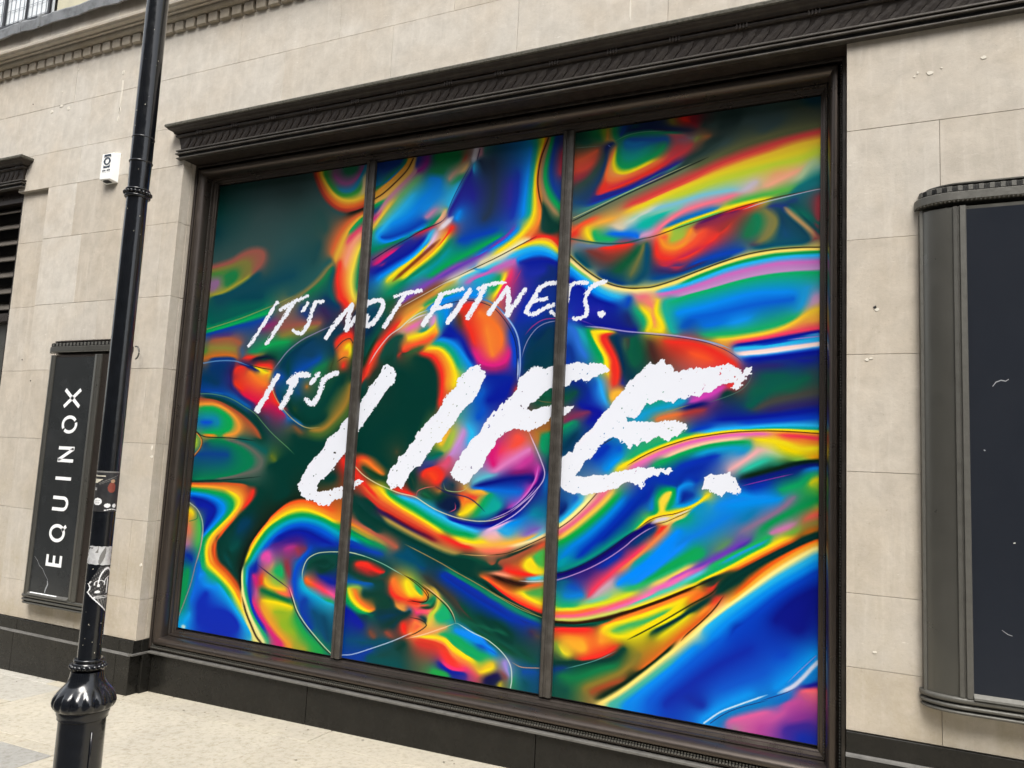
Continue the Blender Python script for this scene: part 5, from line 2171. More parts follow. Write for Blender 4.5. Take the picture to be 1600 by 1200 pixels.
# ================================================================== METAL HOODS
def returned(mb, prof, xr, xe, sgn=-1, mi=0):
    """profile (p,z) run along the wall from xr to xe, mitred, and returned to the wall"""
    n = len(prof)
    a = [(xr, -p, z) for p, z in prof]
    b = [(xe + sgn * p, -p, z) for p, z in prof]
    c = [(xe + sgn * p, 0.0, z) for p, z in prof]
    V = a + b + c
    F = [(i, (i + 1) % n, n + (i + 1) % n, n + i) for i in range(n)] + [(n + i, n + (i + 1) % n, 2 * n + (i + 1) % n, 2 * n + i) for i in range(n)]
    F += [tuple(range(n))]
    mb.add(V, F, mi)
def hood(root, xe, xr, sgn):
    mb = MB(); returned(mb, [(0, 3.932), (0.100, 3.932), (0.104, 3.925), (0.102, 3.912), (0.094, 3.908), (0.0, 3.908)], xr, xe, sgn)
    mb.build('cap', M['dust'], root)
    mb = MB(); returned(mb, [(0, 3.907), (0.092, 3.907), (0.085, 3.897), (0.072, 3.893), (0.060, 3.884), (0.055, 3.872), (0.0, 3.872)], xr, xe, sgn)
    mb.build('cyma_moulding', M['bronze_dull'], root, smooth=True, auto=R(40))
    pr = [(0.0, 3.871)] + [(0.034 + 0.013 * math.cos(t), 3.858 + 0.012 * math.sin(t)) for t in [R(a) for a in (80, 50, 20, -10, -40, -70)]] + [(0.0, 3.846)]
    mb = MB(); returned(mb, pr, xr, xe, sgn); mb.build('reed_moulding', M['bronze_dull'], root, smooth=True, auto=R(50))
    mb = MB(); returned(mb, [(0.0, 3.845), (0.030, 3.845), (0.020, 3.800), (0.016, 3.757), (0.0, 3.757)], xr, xe, sgn); mb.build('frieze', M['bronze_dull'], root)
    for z0, z1, p in ((3.744, 3.756, 0.040), (3.722, 3.7335, 0.042), (3.6905, 3.701, 0.036)):
        mb = MB(); returned(mb, [(0.0, z1), (p - 0.003, z1), (p, z1 - 0.003), (p, z0 + 0.003), (p - 0.004, z0), (0.0, z0)], xr, xe, sgn)
        mb.build('fillet', M['bronze_pale'], root)
    mb = MB(); returned(mb, [(0.0, 3.7435), (0.026, 3.7435), (0.026, 3.734), (0.0, 3.734)], xr, xe, sgn)
    returned(mb, [(0.0, 3.7215), (0.024, 3.7215), (0.020, 3.7015), (0.0, 3.7015)], xr, xe, sgn); mb.build('cove', M['black'], root)
    # slanted leaves of the frieze
    lo, hi = (xe, xr) if sgn < 0 else (xr, xe)
    proto = None
    x = lo + 0.02
    while x < hi - 0.03:
        if proto is None:
            mb = MB()
            pts = [(-0.030, 0), (0.012, 0), (0.052, 0.046), (0.062, 0.080), (0.030, 0.072), (0.0, 0.040)]
            f = lambda z: -0.0175 - 0.0125 * (z / 0.088)
            n = len(pts)
            top = [(a, f(b) - 0.0012, b) for a, b in pts]
            bot = [(a * 1.0, f(b) + 0.003, b) for a, b in pts]
            mb.add(top + bot + [(0.018, f(0.04) - 0.0030, 0.036)], [(i, (i + 1) % n, 2 * n) for i in range(n)] + [(i, (i + 1) % n, n + (i + 1) % n, n + i) for i in range(n)])
            proto = mb.build('frieze_leaf', M['bronze_dull'], root)
            proto.location = (x, 0, 3.759)
        else:
            clone(proto, root, (x, 0, 3.759 ))
        x += 0.0625
    proto = None
    k0 = math.ceil((lo + 0.03 + 3.625) / 0.337)
    x = -3.625 + k0 * 0.337
    while x < hi:
        if proto is None:
            mb = MB()
            for dx in (-0.024, -0.008, 0.008, 0.024):
                mb.box(dx - 0.0045, dx + 0.0045, -0.0505, -0.030, 3.8445, 3.8725)
            proto = mb.build('reed_band', M['bronze_dull'], root, bevel=0.002); proto.location.x = x
        else:
            clone(proto, root, (x, 0, 0))
        x += 0.337
h1 = empty('metal_hood', 'long dark bronze hood with leaf frieze above the rainbow poster window', 'hood')
hood(h1, -4.478, 2.2, -1)
h2 = empty('metal_hood', 'end of dark bronze hood above the louvred vent at far left', 'hood')
hood(h2, -6.30, -8.6, 1)

# ================================================================== LOUVRED WINDOW (far left)
lv = empty('louvred_window', 'dark louvred vent with sloping metal slats over a grey pane, far left', 'window')
LX1 = -6.338
mb = MB()
mb.box(LX1 - 0.03, LX1, 0.051, 0.20, 0.35, 3.66)
mb.box(LX1 - 2.2, LX1 - 0.031, 0.051, 0.2, 3.60, 3.735)
mb.box(LX1 - 2.2, LX1 - 0.031, 0.051, 0.2, 2.600, 2.665)
mb.build('window_frame', M['bronze'], lv)
mb = MB(); mb.box(LX1 - 2.2, LX1 - 0.03, 0.24, 0.25, 0.35, 3.7); mb.build('back_panel', M['black'], lv)
proto = None
for i in range(7):
    z = 2.735 + i * 0.1385
    if proto is None:
        mb = MB(); mb.prism([(0.075, 0.0), (0.080, -0.006), (0.19, 0.085), (0.19, 0.097)], LX1 - 2.2, LX1 - 0.032)
        proto = mb.build('louvre_slat', M['louvre'], lv); proto.location.z = z - 0.03
    else:
        clone(proto, lv, (0, 0, z - 0.03))
mb = MB(); mb.box(LX1 - 2.2, LX1 - 0.031, 0.12, 0.13, 0.36, 2.598); mb.build('glass_pane', M['case_metal'], lv)

# ================================================================== WALL CASES
def plan(x0, x1, p, rx, n=10, y0=0.0):
    """rounded-ended plan from the wall at x0 round to the wall at x1 (front at -p)"""
    pts = []
    for i in range(n + 1):
        t = math.pi / 2 * i / n
        pts.append((x0 + rx * (1 - math.cos(t)), y0 - (p - 0) * math.sin(t)))
    for i in range(n + 1):
        t = math.pi / 2 * (1 - i / n)
        pts.append((x1 - rx * (1 - math.cos(t)), y0 - p * math.sin(t)))
    return pts
def slab_plan(mb, pts, z0, z1, mi=0):
    n = len(pts)
    mb.add([(x, y, z0) for x, y in pts] + [(x, y, z1) for x, y in pts],
           [(i, (i + 1) % n, n + (i + 1) % n, n + i) for i in range(n)] + [tuple(range(n)), tuple(range(2 * n - 1, n - 1, -1))], mi)
def sweep_plan(mb, prof, x0, x1, p, rx, mi=0):
    """profile (offset outward, z) swept round the plan"""
    rings = []
    for off, z in prof:
        rings.append([(x, y, z) for x, y in plan(x0 - off, x1 + off, p + off, rx + off, 12)])
    n, m = len(prof), len(rings[0])
    V = [q for r in rings for q in r]
    F = [(i * m + j, i * m + j + 1, ((i + 1) % n) * m + j + 1, ((i + 1) % n) * m + j) for i in range(n) for j in range(m - 1)]
    mb.add(V, F, mi)
def case(root, x0, x1, z0, z1, metal, pale, p, rx, gx0, gx1, gmat, stile, curve=None, dent=True):
    # body: curved side panels and the front
    m, pl_ = metal, pale
    mb = MB(); P = plan(x0, x1, p, rx, 14); nl = 15
    slab_plan(mb, P, z0 + 0.03, z1 - 0.03)
    mb.build('case_body', M[m], root, smooth=True, auto=R(30))
    # stiles either side of the glass
    for (a, b) in stile:
        mb = MB()
        w = b - a
        pr = [(a, -p + 0.004), (a, -p - 0.008), (a + w * 0.30, -p - 0.012), (a + w * 0.36, -p - 0.004), (a + w * 0.46, -p - 0.004), (a + w * 0.52, -p - 0.014), (a + w * 0.92, -p - 0.014), (b, -p - 0.009), (b, -p + 0.004)]
        n = len(pr)
        mb.add([(x, y, z0 + 0.035) for x, y in pr] + [(x, y, z1 - 0.030) for x, y in pr], [(i, (i + 1) % n, n + (i + 1) % n, n + i) for i in range(n)])
        mb.build('stile', M[pl_], root)
    for xx, s in ((x0 + 0.004, 1), (x1 - 0.004, -1)):
        mb = MB(); mb.box(min(xx, xx + s * 0.012), max(xx, xx + s * 0.012), -0.040, 0.0, z0 + 0.032, z1 - 0.02)
        mb.build('edge_strip', M[pl_], root)
    mb = MB(); mb.box(gx0, gx1, -p - 0.003, -p + 0.002, z0 + 0.055, z1 - 0.045); mb.build('glass_panel', M[gmat], root)
    mb = MB()
    mb.prism([(-p - 0.002, z0 + 0.034), (-p - 0.020, z0 + 0.034), (-p - 0.018, z0 + 0.042), (-p - 0.004, z0 + 0.056), (-p - 0.002, z0 + 0.056)], gx0, gx1)
    mb.build('bottom_rail', M['case_pale'], root)
    # sill of stacked rolls
    for k, (za, zb, off) in enumerate(((0.012, 0.034, 0.014), (-0.012, 0.004, 0.012), (-0.034, -0.020, 0.008))):
        mb = MB()
        c = (za + zb) / 2; h = (zb - za) / 2
        pr = [(-0.09, z0 + zb)] + [(off - 0.008 + 0.008 * math.cos(t), z0 + c + h * math.sin(t)) for t in [R(a) for a in (90, 60, 30, 0, -30, -60, -90)]] + [(-0.09, z0 + za)]
        sweep_plan(mb, pr, x0, x1, p, rx); mb.build('sill_roll', M[pl_], root, smooth=True, auto=R(50))
    mb = MB(); sweep_plan(mb, [(-0.09, z0 + 0.012), (0.0, z0 + 0.012), (-0.004, z0 - 0.02), (-0.09, z0 - 0.034)], x0, x1, p, rx); mb.build('sill_core', M['black'], root)
    # cap
    mb = MB(); sweep_plan(mb, [(-0.09, z1 + 0.034), (0.012, z1 + 0.034), (0.016, z1 + 0.030), (0.016, z1 - 0.002), (0.010, z1 - 0.006), (-0.09, z1 - 0.006)], x0, x1, p, rx)
    mb.build('cap_fascia', M[pl_], root, smooth=True, auto=R(30))
    mb = MB(); sweep_plan(mb, [(-0.09, z1 + 0.066), (-0.004, z1 + 0.066), (0.0, z1 + 0.062), (0.0, z1 + 0.0345), (-0.09, z1 + 0.0345)], x0, x1, p, rx)
    mb.build('cap_frieze', M['case_metal' if m == 'case_metal' else m], root, smooth=True, auto=R(30))
    mb = MB(); sweep_plan(mb, [(-0.10, z1 + 0.090), (-0.03, z1 + 0.087), (0.004, z1 + 0.076), (0.004, z1 + 0.070), (-0.09, z1 + 0.0665)], x0 + 0.03, x1 - 0.03, p, rx)
    slab_plan(mb, plan(x0 + 0.12, x1 - 0.12, p - 0.075, max(0.02, rx - 0.07)), z1 + 0.07, z1 + 0.0895)
    mb.build('cap_lid', M[m], root, smooth=True, auto=R(30))
    # dentils of the cap frieze and bead row under the fascia
    PP = plan(x0 - 0.001, x1 + 0.001, p + 0.001, rx + 0.001, 40)
    L = [0]
    for (ax, ay), (bx, by) in zip(PP[:-1], PP[1:]):
        L.append(L[-1] + math.hypot(bx - ax, by - ay))
    def at(s):
        for i in range(len(L) - 1):
            if L[i + 1] >= s:
                t = (s - L[i]) / max(1e-9, L[i + 1] - L[i]); a, b = PP[i], PP[i + 1]
                d = math.atan2(b[1] - a[1], b[0] - a[0])
                return a[0] + (b[0] - a[0]) * t, a[1] + (b[1] - a[1]) * t, d
        return None
    mb2 = MB(); proto = None
    s = 0.04
    while s < L[-1] - 0.03:
        x, y, d = at(s)
        if proto is None:
            mb = MB(); mb.box(-0.0095, 0.0095, -0.007, 0.004, z1 + 0.0375, z1 + 0.062)
            proto = mb.build('case_dentil', M['case_pale'], root, bevel=0.0015)
            o = proto
        else:
            o = clone(proto, root)
        o.location = (x, y, 0); o.rotation_euler.z = d
        for q in (-0.006, 0, 0.006):
            c, sn = math.cos(d), math.sin(d)
            u = 0.0195 + q
            mb2.add([(x + c * (u + a) - sn * b * -1 * 0 + sn * 0.004 * e, y + sn * (u + a) - c * 0.004 * e, zz) for zz in (z1 + 0.039, z1 + 0.060) for a, e in ((-0.0015, 0), (0.0015, 0), (0.0015, 1), (-0.0015, 1)) for b in (0,)],
                    [(0, 1, 2, 3), (7, 6, 5, 4), (0, 4, 5, 1), (1, 5, 6, 2), (2, 6, 7, 3), (3, 7, 4, 0)])
        s += 0.039
    tag(mb2.build('frieze_bar', M['black'], root), kind='stuff')
    PP = plan(x0 - 0.014, x1 + 0.014, p + 0.014, rx + 0.014, 40)
    L = [0]
    for (ax, ay), (bx, by) in zip(PP[:-1], PP[1:]):
        L.append(L[-1] + math.hypot(bx - ax, by - ay))
    mb3 = MB(); s = 0.01
    while s < L[-1] - 0.01:
        x, y, d = at(s)
        r = 0.0042
        mb3.add([(x + r, y, z1 - 0.008), (x - r, y, z1 - 0.008), (x, y + r, z1 - 0.008), (x, y - r, z1 - 0.008), (x, y, z1 - 0.0035), (x, y, z1 - 0.013)],
                [(0, 2, 4), (2, 1, 4), (1, 3, 4), (3, 0, 4), (2, 0, 5), (1, 2, 5), (3, 1, 5), (0, 3, 5)])
        s += 0.0165
    tag(mb3.build('bead_row', M['case_pale'], root), kind='stuff')
cr = empty('display_case', 'grey metal wall case with rounded end and blank dark navy panel', 'display case')
case(cr, 0.180, 1.75, 0.756, 2.846, 'case_metal', 'case_pale', 0.085, 0.145, 0.356, 1.57, 'panel', [(0.308, 0.356), (1.57, 1.62)])
cl = empty('sign_case', 'narrow dark wall case with vertical white letters, partly behind the lamp post', 'sign')
case(cl, -5.60, -4.80, 0.512, 2.310, 'bronze', 'case_metal', 0.085, 0.06, -5.495, -5.06, 'sign_panel', [(-5.548, -5.495), (-5.06, -4.985)])
mb = MB(); mb.prism([(-0.1, 0.562), (-0.094, 0.566), (-0.090, 0.566)], -5.47, -5.18); mb.build('bottom_rail', M['white'], cl)

# scratches and cracks of the two glass panels
def wire(pts, w, y, mat, name, parent, taper=True):
    mb = MB()
    n = len(pts)
    L_, R_ = [], []
    for i, (x, z) in enumerate(pts):
        a, b = pts[max(0, i - 1)], pts[min(n - 1, i + 1)]
        dx, dz = b[0] - a[0], b[1] - a[1]; l = math.hypot(dx, dz) or 1
        ww = w * (0.35 + 0.65 * math.sin(math.pi * (i + 0.3) / n)) if taper else w
        L_.append((x - dz / l * ww, y, z + dx / l * ww)); R_.append((x + dz / l * ww, y, z - dx / l * ww))
    mb.add(L_ + R_, [(i, i + 1, n + i + 1, n + i) for i in range(n - 1)])
    return mb.build(name, M[mat], parent)
wire([(0.44, 2.04), (0.452, 2.058), (0.470, 2.066), (0.486, 2.062), (0.497, 2.070)], 0.0022, -0.0885, 'ink_grey', 'scratch', cr)
wire([(0.455, 1.07), (0.475, 1.056), (0.490, 1.052)], 0.0013, -0.0885, 'ink_grey', 'scratch', cr)
wire([(0.405, 1.78), (0.41, 1.776)], 0.003, -0.0885, 'ink_grey', 'scratch', cr)
wire([(0.500, 1.412), (0.507, 1.414)], 0.0025, -0.0885, 'plaster', 'paint_speck', cr)
wire([(-5.475, 0.815), (-5.44, 0.79), (-5.41, 0.755), (-5.37, 0.735), (-5.34, 0.700), (-5.30, 0.665)], 0.0016, -0.0885, 'ink_grey', 'crack', cl)
wire([(-5.305, 0.66), (-5.297, 0.635), (-5.315, 0.600), (-5.32, 0.575)], 0.006, -0.0888, 'foil' if 'foil' in M else 'ink_grey', 'torn_tape', cl)

# letters of the sign: a runs up the case, b is the height of the letter (towards -X)
LX_BASE, LH = -5.176, 0.168
def letter(name, z, strokes, w=0.0235):
    mb = MB()
    for st in strokes:
        pts = st
        n = len(pts)
        closed = pts[0] == pts[-1]
        L_, R_ = [], []
        for i, (a, b) in enumerate(pts):
            if closed and i in (0, n - 1):
                p0, p1 = pts[-2], pts[1]
            else:
                p0, p1 = pts[max(0, i - 1)], pts[min(n - 1, i + 1)]
            dx, dz = p1[0] - p0[0], p1[1] - p0[1]; l = math.hypot(dx, dz)
            nx, nz = -dz / l * w / 2, dx / l * w / 2
            L_.append((a + nx, b + nz)); R_.append((a - nx, b - nz))
        V = []
        for y in (-0.0895, -0.087):
            V += [(LX_BASE - b, y, z + a) for a, b in L_] + [(LX_BASE - b, y, z + a) for a, b in R_]
        F = [(i, i + 1, n + i + 1, n + i) for i in range(n - 1)]
        F += [(2 * n + i, i, i + 1, 2 * n + i + 1) for i in range(n - 1)] + [(3 * n + i, n + i, n + i + 1, 3 * n + i + 1) for i in range(n - 1)]
        F += [(0, n, 3 * n, 2 * n), (n - 1, 2 * n - 1, 4 * n - 1, 3 * n - 1)]
        mb.add(V, F)
    return mb.build(name, M['white'], cl)
H = LH; w = 0.0235; q = w / 2
def ring(cx, cz, rx, rz, a0, a1, n=16):
    return [(cx + rx * math.cos(R(a0 + (a1 - a0) * i / n)), cz + rz * math.sin(R(a0 + (a1 - a0) * i / n))) for i in range(n + 1)]
letter('letter_e', 0.762, [[(q, 0), (q, H)], [(w, q), (0.080, q)], [(w, H / 2), (0.076, H / 2)], [(w, H - q), (0.080, H - q)]])
letter('letter_q', 0.938, [ring(0.058, H / 2, 0.052, H / 2 - q, 0, 360, 28), [(0.078, 0.036), (0.112, -0.004)]])
letter('letter_u', 1.152, [[(q, H), (q, 0.06)] + ring(0.052, 0.055, 0.052 - q, 0.055 - q, 180, 360, 12)[1:] + [(0.104 - q, 0.06), (0.104 - q, H)]])
letter('letter_i', 1.370, [[(q, 0), (q, H)]])
letter('letter_n', 1.498, [[(q, 0), (q, H)], [(0.113 - q, 0), (0.113 - q, H)], [(q + 0.003, H - 0.006), (0.113 - q - 0.003, 0.006)]])
letter('letter_o', 1.708, [ring(0.062, H / 2, 0.054, H / 2 - q, -58, 122, 18), ring(0.062, H / 2, 0.054, H / 2 - q, 138, 286, 18)])
letter('letter_x', 1.893, [[(0.006, 0), (0.130, H)], [(0.006, H), (0.130, 0)]], 0.026)

# small curved bracket on the right end of the sign case
mb = MB()
ring0 = [(-4.70 + 0.035 * math.cos(R(a)), -0.05, 2.29 + 0.045 * math.sin(R(a))) for a in range(-80, 110, 15)]
def tube(mb, pts, r, seg=6):
    pts = [Vector(p) for p in pts]; rings = []
    for i, p in enumerate(pts):
        d = (pts[min(i + 1, len(pts) - 1)] - pts[max(0, i - 1)]).normalized()
        u = d.cross(Vector((0, 0, 1)));  u = u.normalized() if u.length > 0.01 else Vector((1, 0, 0)); v = d.cross(u)
        rr = r[i] if isinstance(r, (list, tuple)) else r
        rings.append([tuple(p + (u * math.cos(2 * math.pi * k / seg) + v * math.sin(2 * math.pi * k / seg)) * rr) for k in range(seg)])
    V = [q for r_ in rings for q in r_]
    F = [(i * seg + k, i * seg + (k + 1) % seg, (i + 1) * seg + (k + 1) % seg, (i + 1) * seg + k) for i in range(len(pts) - 1) for k in range(seg)]
    F += [tuple(range(seg)), tuple(range((len(pts) - 1) * seg, len(pts) * seg))]
    mb.add(V, F)
tube(mb, ring0, 0.006)
mb.build('hook', M['case_pale'], cl, smooth=True)

# ================================================================== WHITE SENSOR BOX
sb = empty('sensor_box', 'small white sensor box with dark eye-shaped symbol high on the stone wall', 'sensor box')
mb = MB()
bx0, bx1, bz0, bz1 = -5.278, -5.146, 3.608, 3.822
V = [(bx0, -0.062, bz0 + 0.012), (bx1 - 0.012, -0.062, bz0 + 0.004), (bx1, 0.0, bz0 - 0.008), (bx0 - 0.004, 0.0, bz0 - 0.008),
     (bx0, -0.058, bz1 - 0.004), (bx1 - 0.012, -0.058, bz1 - 0.004), (bx1, 0.0, bz1 + 0.012), (bx0 - 0.004, 0.0, bz1 + 0.012)]
mb.add(V, [(0, 1, 5, 4), (1, 2, 6, 5), (2, 3, 7, 6), (3, 0, 4, 7), (4, 5, 6, 7), (0, 3, 2, 1)])
mb.build('box_cover', M['white_plastic'], sb, bevel=0.003)
mb = MB(); mb.box(bx0 + 0.03, bx1 - 0.045, -0.050, -0.018, bz0 - 0.006, bz0 + 0.006); mb.build('sensor_lens', M['black'], sb)
def flat(pts, y=-0.0625):
    n = len(pts)
    return [(x, y, z) for x, z in pts], [tuple(range(n))]
mb = MB(); cx_, cz_ = -5.212, 3.758
for s in (1, -1):       # top and bottom brackets
    pts = [(-0.036, 0.052), (0.036, 0.052), (0.036, 0.028), (0.024, 0.038), (0.0, 0.041), (-0.024, 0.038), (-0.036, 0.028)]
    mb.add(*flat([(cx_ + a, cz_ + s * b) for a, b in pts]))
def ringflat(outer, inner):
    n = len(outer)
    mb.add([(cx_ + x, -0.0625, cz_ + z) for x, z in outer + inner], [(i, (i + 1) % n, n + (i + 1) % n, n + i) for i in range(n)])
oo = []; ii = []
for k in range(24):
    t = 2 * math.pi * k / 24
    e = abs(math.cos(t))
    oo.append((0.040 * math.cos(t), 0.030 * math.sin(t) * (1 - 0.35 * e ** 3)))
    ii.append((0.021 * math.cos(t), 0.021 * math.sin(t)))
ringflat(oo, ii)
for i in range(9):      # tiny line of lettering under the symbol, too small to read in the photograph
    if i == 4: continue
    x = cx_ - 0.044 + i * 0.0100
    mb.add(*flat([(x, cz_ - 0.078), (x + 0.0072, cz_ - 0.078), (x + 0.0072, cz_ - 0.067), (x, cz_ - 0.067)]))
mb.build('printed_symbol', M['ink'], sb)
mb = MB()
for i in range(12):
    if i in (3, 7): continue
    x = cx_ - 0.044 + i * 0.0074
    mb.add(*flat([(x, cz_ - 0.090), (x + 0.004, cz_ - 0.090), (x + 0.004, cz_ - 0.085), (x, cz_ - 0.085)]))
mb.build('printed_small_text', M['ink_grey'], sb)

# ================================================================== STREET LAMP
LAMPX, LAMPY = -2.606, -1.752
lp = empty('street_lamp', 'glossy black lamp post with fluted collar, beaded rings and torn stickers', 'lamp post')
LEAN = 0.0035
def lx(z): return LAMPX - 0.008 - LEAN * (z - 0.7) * 1.2
def lathe(mb, prof, seg=48, flute=None):
    rings = []
    for r, z in prof:
        ring_ = []
        for k in range(seg):
            t = 2 * math.pi * k / seg
            rr = r
            if flute and flute[0] < z < flute[1]:
                a = math.sin(math.pi * (z - flute[0]) / (flute[1] - flute[0]))
                rr = r * (1 + 0.12 * a * (abs(math.cos(flute[2] * t / 2 + 0.5)) ** 0.6 - 0.75))
            ring_.append((lx(z) + rr * math.cos(t), LAMPY + rr * math.sin(t), z))
        rings.append(ring_)
    V = [q for r_ in rings for q in r_]
    F = [(i * seg + k, i * seg + (k + 1) % seg, (i + 1) * seg + (k + 1) % seg, (i + 1) * seg + k) for i in range(len(prof) - 1) for k in range(seg)]
    F += [tuple(range(seg)), tuple(range((len(prof) - 1) * seg, len(prof) * seg))]
    mb.add(V, F)
def tor(z, r, t, n=6):
    return [(r + t * math.cos(a), z + t * math.sin(a)) for a in [math.pi * (i / n - 0.5) for i in range(n + 1)]]
mb = MB(); lathe(mb, [(0.0395, z) for z in (0.80, 1.6, 2.4)] + [(0.0385, 2.60), (0.0385, 2.62), (0.0405, 2.75)] + [(0.0405, 5.2)])
mb.build('shaft', M['lamp'], lp, smooth=True, auto=R(40))
mb = MB(); lathe(mb, [(0.02, 0.0), (0.088, 0.0), (0.088, 0.10), (0.079, 0.13), (0.0785, 0.628), (0.084, 0.632), (0.084, 0.642), (0.088, 0.650), (0.0875, 0.662), (0.02, 0.664)])
mb.build('base', M['lamp'], lp, smooth=True, auto=R(35))
mb = MB(); lathe(mb, [(0.03, 0.655), (0.088, 0.660), (0.098, 0.668), (0.103, 0.678), (0.104, 0.690), (0.101, 0.704), (0.095, 0.716), (0.086, 0.728), (0.077, 0.738), (0.069, 0.748), (0.062, 0.762), (0.057, 0.778), (0.055, 0.795), (0.03, 0.797)], seg=112, flute=(0.656, 0.738, 15))
mb.build('fluted_collar', M['lamp'], lp, smooth=True, auto=R(70))
mb = MB(); lathe(mb, [(0.03, 0.838)] + list(reversed(tor(0.834, 0.0455, 0.0055))) + [(0.045, 0.826), (0.050, 0.822), (0.052, 0.812), (0.050, 0.802), (0.03, 0.795)])
mb.build('neck_ring', M['lamp'], lp, smooth=True, auto=R(40))
bm_ = MB()
def ball(mb, x, y, z, r):
    V = []; F = []
    for i in range(5):
        ph = math.pi * i / 4
        for k in range(8):
            t = 2 * math.pi * k / 8
            V.append((x + r * math.sin(ph) * math.cos(t), y + r * math.sin(ph) * math.sin(t), z + r * math.cos(ph) * 0.9))
    for i in range(4):
        for k in range(8):
            F.append((i * 8 + k, i * 8 + (k + 1) % 8, (i + 1) * 8 + (k + 1) % 8, (i + 1) * 8 + k))
    mb.add(V, F)
proto = None
for zc, rr, br in ((0.812, 0.0545, 0.0098), (2.6065, 0.0465, 0.0075)):
    nb = 20
    for k in range(nb):
        t = 2 * math.pi * (k + 0.3) / nb
        mbb = MB(); ball(mbb, 0, 0, 0, br)
        if k == 0:
            proto = mbb.build('bead', M['lamp'], lp, smooth=True); o = proto
        else:
            o = clone(proto, lp)
        o.location = (lx(zc) + rr * math.cos(t), LAMPY + rr * math.sin(t), zc)
mb = MB()
lathe(mb, [(0.03, 2.589)] + tor(2.593, 0.0415, 0.006) + [(0.043, 2.600), (0.046, 2.606), (0.043, 2.612)] + tor(2.619, 0.0405, 0.005) + [(0.03, 2.626)])
lathe(mb, [(0.03, 2.728)] + tor(2.734, 0.0395, 0.0042) + [(0.03, 2.741)])
lathe(mb, [(0.03, 2.829)] + tor(2.833, 0.0395, 0.0032) + [(0.03, 2.838)])
mb.build('upper_ring', M['lamp'], lp, smooth=True, auto=R(40))
# inspection door edge on the base
mb = MB()
tube(mb, [(lx(0.4) + 0.0800 * math.cos(R(-12)), LAMPY + 0.080 * math.sin(R(-12)), z) for z in (0.12, 0.3, 0.5, 0.595)] , 0.004)
mb.build('door_hinge', M['lamp'], lp, smooth=True)

# stickers: patches bent round the shaft. s in degrees from the direction facing the camera
FACE = math.degrees(math.atan2(-CAM_D - LAMPY, 0 - LAMPX))
def patch(name, mats, fn, s0, s1, z0, z1, ns=64, nz=80, r=0.0402, off=0.0006, parent=None, label=None, cat='sticker'):
    V = []; F = []; mi = []
    rr = r + off
    for j in range(nz + 1):
        z = z0 + (z1 - z0) * j / nz
        for i in range(ns + 1):
            t = R(FACE + s0 + (s1 - s0) * i / ns)
            V.append((lx(z) + rr * math.cos(t), LAMPY + rr * math.sin(t), z))
    for j in range(nz):
        for i in range(ns):
            m = fn((i + 0.5) / ns, (j + 0.5) / nz)
            if m is None: continue
            a = j * (ns + 1) + i
            F.append((a, a + 1, a + ns + 2, a + ns + 1)); mi.append(m)
    me = bpy.data.meshes.new(name); me.from_pydata(V, [], F)
    for m in mats: me.materials.append(M[m])
    me.polygons.foreach_set('material_index', mi); me.polygons.foreach_set('use_smooth', [True] * len(F))
    bm = bmesh.new(); bm.from_mesh(me); bmesh.ops.delete(bm, geom=[v for v in bm.verts if not v.link_faces], context='VERTS'); bm.to_mesh(me); bm.free()
    o = bpy.data.objects.new(name, me); COL.objects.link(o)
    tag(o, label, cat, 'stickers on the lamp post')
    return o
M['st_dark'] = plain('print_charcoal', (0.022, 0.022, 0.024), 0.35, grime=0.5, gscale=60, gcol=(0.07, 0.065, 0.06))
M['st_red'] = plain('print_red', (0.22, 0.045, 0.03), 0.4, grime=0.4, gscale=90, gcol=(0.3, 0.1, 0.05))
M['st_skin'] = plain('print_tan', (0.40, 0.25, 0.15), 0.4)
M['st_pale'] = plain('print_cream', (0.62, 0.58, 0.47), 0.4)
M['st_grey'] = plain('print_grey', (0.18, 0.175, 0.165), 0.4)
M['st_white'] = plain('print_white', (0.80, 0.80, 0.80), 0.4)
M['foil'] = plain('torn_white_paper', (0.66, 0.66, 0.66), 0.3, metal=0.25, grime=0.8, gscale=40, gcol=(0.30, 0.30, 0.31), bumps=0.8, bscale=60)
def flyer(u, v):
    def circ(cu, cv, ru, rv): return ((u - cu) / ru) ** 2 + ((v - cv) / rv) ** 2
    if circ(0.20, 0.245, 0.165, 0.088) < 1:
        return 4 if (abs(u - 0.20) < 0.10 and abs(v - 0.245) < 0.045 and int(v * 78) % 2 == 0 and int(u * 64 + v * 30) % 4) else 5
    if circ(0.55, 0.155, 0.105, 0.052) < 1: return 5
    if circ(0.80, 0.150, 0.085, 0.050) < 1: return 5
    wv = 0.050 + 0.016 * math.sin(u * 11)
    if u > 0.45 and abs(v - wv) < 0.009: return 5
    if circ(0.66, 0.755, 0.075, 0.045) < 1: return 2
    if circ(0.64, 0.60, 0.175 * (0.7 + 0.5 * (0.72 - v)), 0.13) < 1: return 1
    if u < 0.33 and 0.70 < v < 0.80 and u < 0.12 + (v - 0.70) * 2.2: return 3
    if u < 0.40 and 0.86 < v < 0.895 - 0.02 * u: return 3
    if abs(v - (0.69 + 0.34 * (u - 0.2))) < 0.008 and 0.18 < u < 0.85: return 4
    if abs(v - (0.66 + 0.30 * (u - 0.2))) < 0.005 and 0.2 < u < 0.8: return 4
    if u < 0.12 and 0.50 < v < 0.60 and int(v * 80) % 3 == 0: return 5
    if 0.965 < v: return 4
    return 0
patch('sticker', ['st_dark', 'st_red', 'st_skin', 'st_pale', 'st_grey', 'st_white'], flyer, -70, 78, 1.372, 1.522, label='dark picture sticker with a red figure and white round logos')
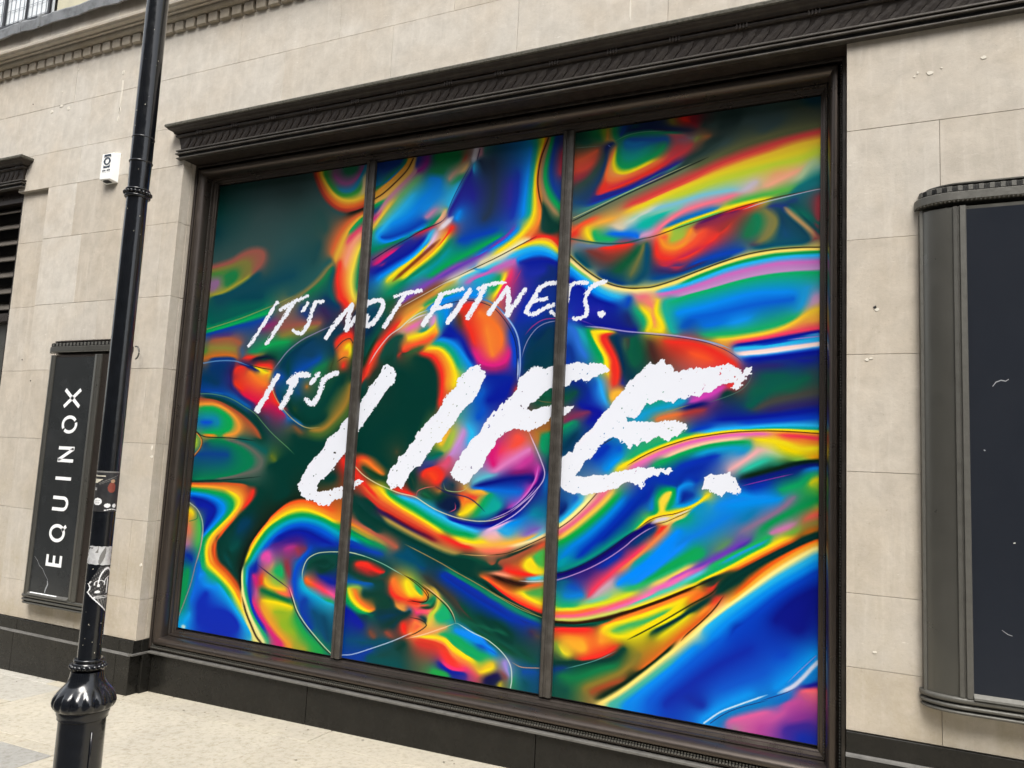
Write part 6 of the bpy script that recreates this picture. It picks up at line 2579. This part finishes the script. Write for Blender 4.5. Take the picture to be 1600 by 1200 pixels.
def paper(u, v):
    e = 0.03 * math.sin(v * 17) + 0.02 * math.sin(v * 41)
    l = 0.02 + 0.12 * v + e * 0.5
    if u < l or u > 0.97 + e * 0.3: return None
    if v > 0.965 - 0.05 * u + 0.01 * math.sin(u * 31) or v < 0.10 - 0.12 * u + 0.012 * math.sin(u * 27): return None
    if abs(v - 0.85) < 0.02 and u < 0.28: return None
    if 0.40 + 0.05 * math.sin(v * 9) < u < 0.47 and v > 0.62: return 1
    if abs(u - (0.62 + 0.18 * (v - 0.5))) < 0.085 * math.sin(math.pi * min(1, v + 0.05)): return 1
    return 0
patch('sticker', ['foil', 'st_grey'], paper, -78, 72, 1.176, 1.250, label='crumpled white torn paper label on the lamp post above the scribbled sticker')
def torn(u, v):
    left = 0.50 * (1 - v) ** 1.35 + 0.035 * math.sin(v * 33) + (0.16 if 0.80 < v else 0) * (v - 0.8) * 5
    if v < 0.42: left = 0.14 + (0.42 - v) * 1.75
    elif v < 0.62: left = 0.10 + 0.10 * abs(math.sin((v - 0.42) * 15))
    else: left = 0.16 + (v - 0.62) * 0.9
    if u < left or u > 0.98: return None
    if abs(u - left) < 0.055 and v < 0.68: return 1
    for cu, cv, ru, rv, th in ((0.55, 0.62, 0.18, 0.075, 0.10), (0.80, 0.60, 0.30, 0.36, 0.07), (0.95, 0.66, 0.22, 0.11, 0.09), (0.72, 0.25, 0.45, 0.10, 0.06)):
        d = math.hypot((u - cu) / ru, (v - cv) / rv)
        if abs(d - 1) < th and v > cv - 0.03: return 1
    if abs(u - 0.86) < 0.028 and 0.40 < v < 0.72: return 1
    if math.hypot((u - 0.52) / 0.05, (v - 0.58) / 0.035) < 1: return 1
    if math.hypot((u - 0.50) / 0.09, (v - 0.44) / 0.03) < 1: return 1
    if abs(v - 0.305) < 0.010 and u > 0.35: return 1
    if v < 0.36 and math.sin(u * 63 + v * 40) > 0.2: return 2
    if math.sin(u * 50) * math.sin(v * 60 + u * 20) > 0.55: return 2
    return 0
patch('sticker', ['st_dark', 'st_white', 'st_grey'], torn, -62, 76, 1.010, 1.172, label='torn black and white scribbled sticker on the lamp post below the white paper')
# paint specks on the shaft
mb = MB(); rr_ = random.Random(3)
for i in range(48):
    z = rr_.choice([rr_.uniform(0.86, 1.02), rr_.uniform(0.9, 1.4), rr_.uniform(2.4, 3.3)])
    t = R(FACE + rr_.uniform(-70, 70)); s = rr_.uniform(0.0004, 0.0012); e = rr_.uniform(1, 2.4)
    r_ = 0.0412 if z > 2.74 else 0.0400
    p = lambda dt, dz: (lx(z) + r_ * math.cos(t + dt / r_), LAMPY + r_ * math.sin(t + dt / r_), z + dz)
    mb.add([p(-s, -s * e), p(s, -s * e * .6), p(s * .8, s * e), p(-s * .7, s * e * .8)], [(0, 1, 2, 3)])
tag(mb.build('paint_speck', M['st_pale'], lp), kind='stuff')
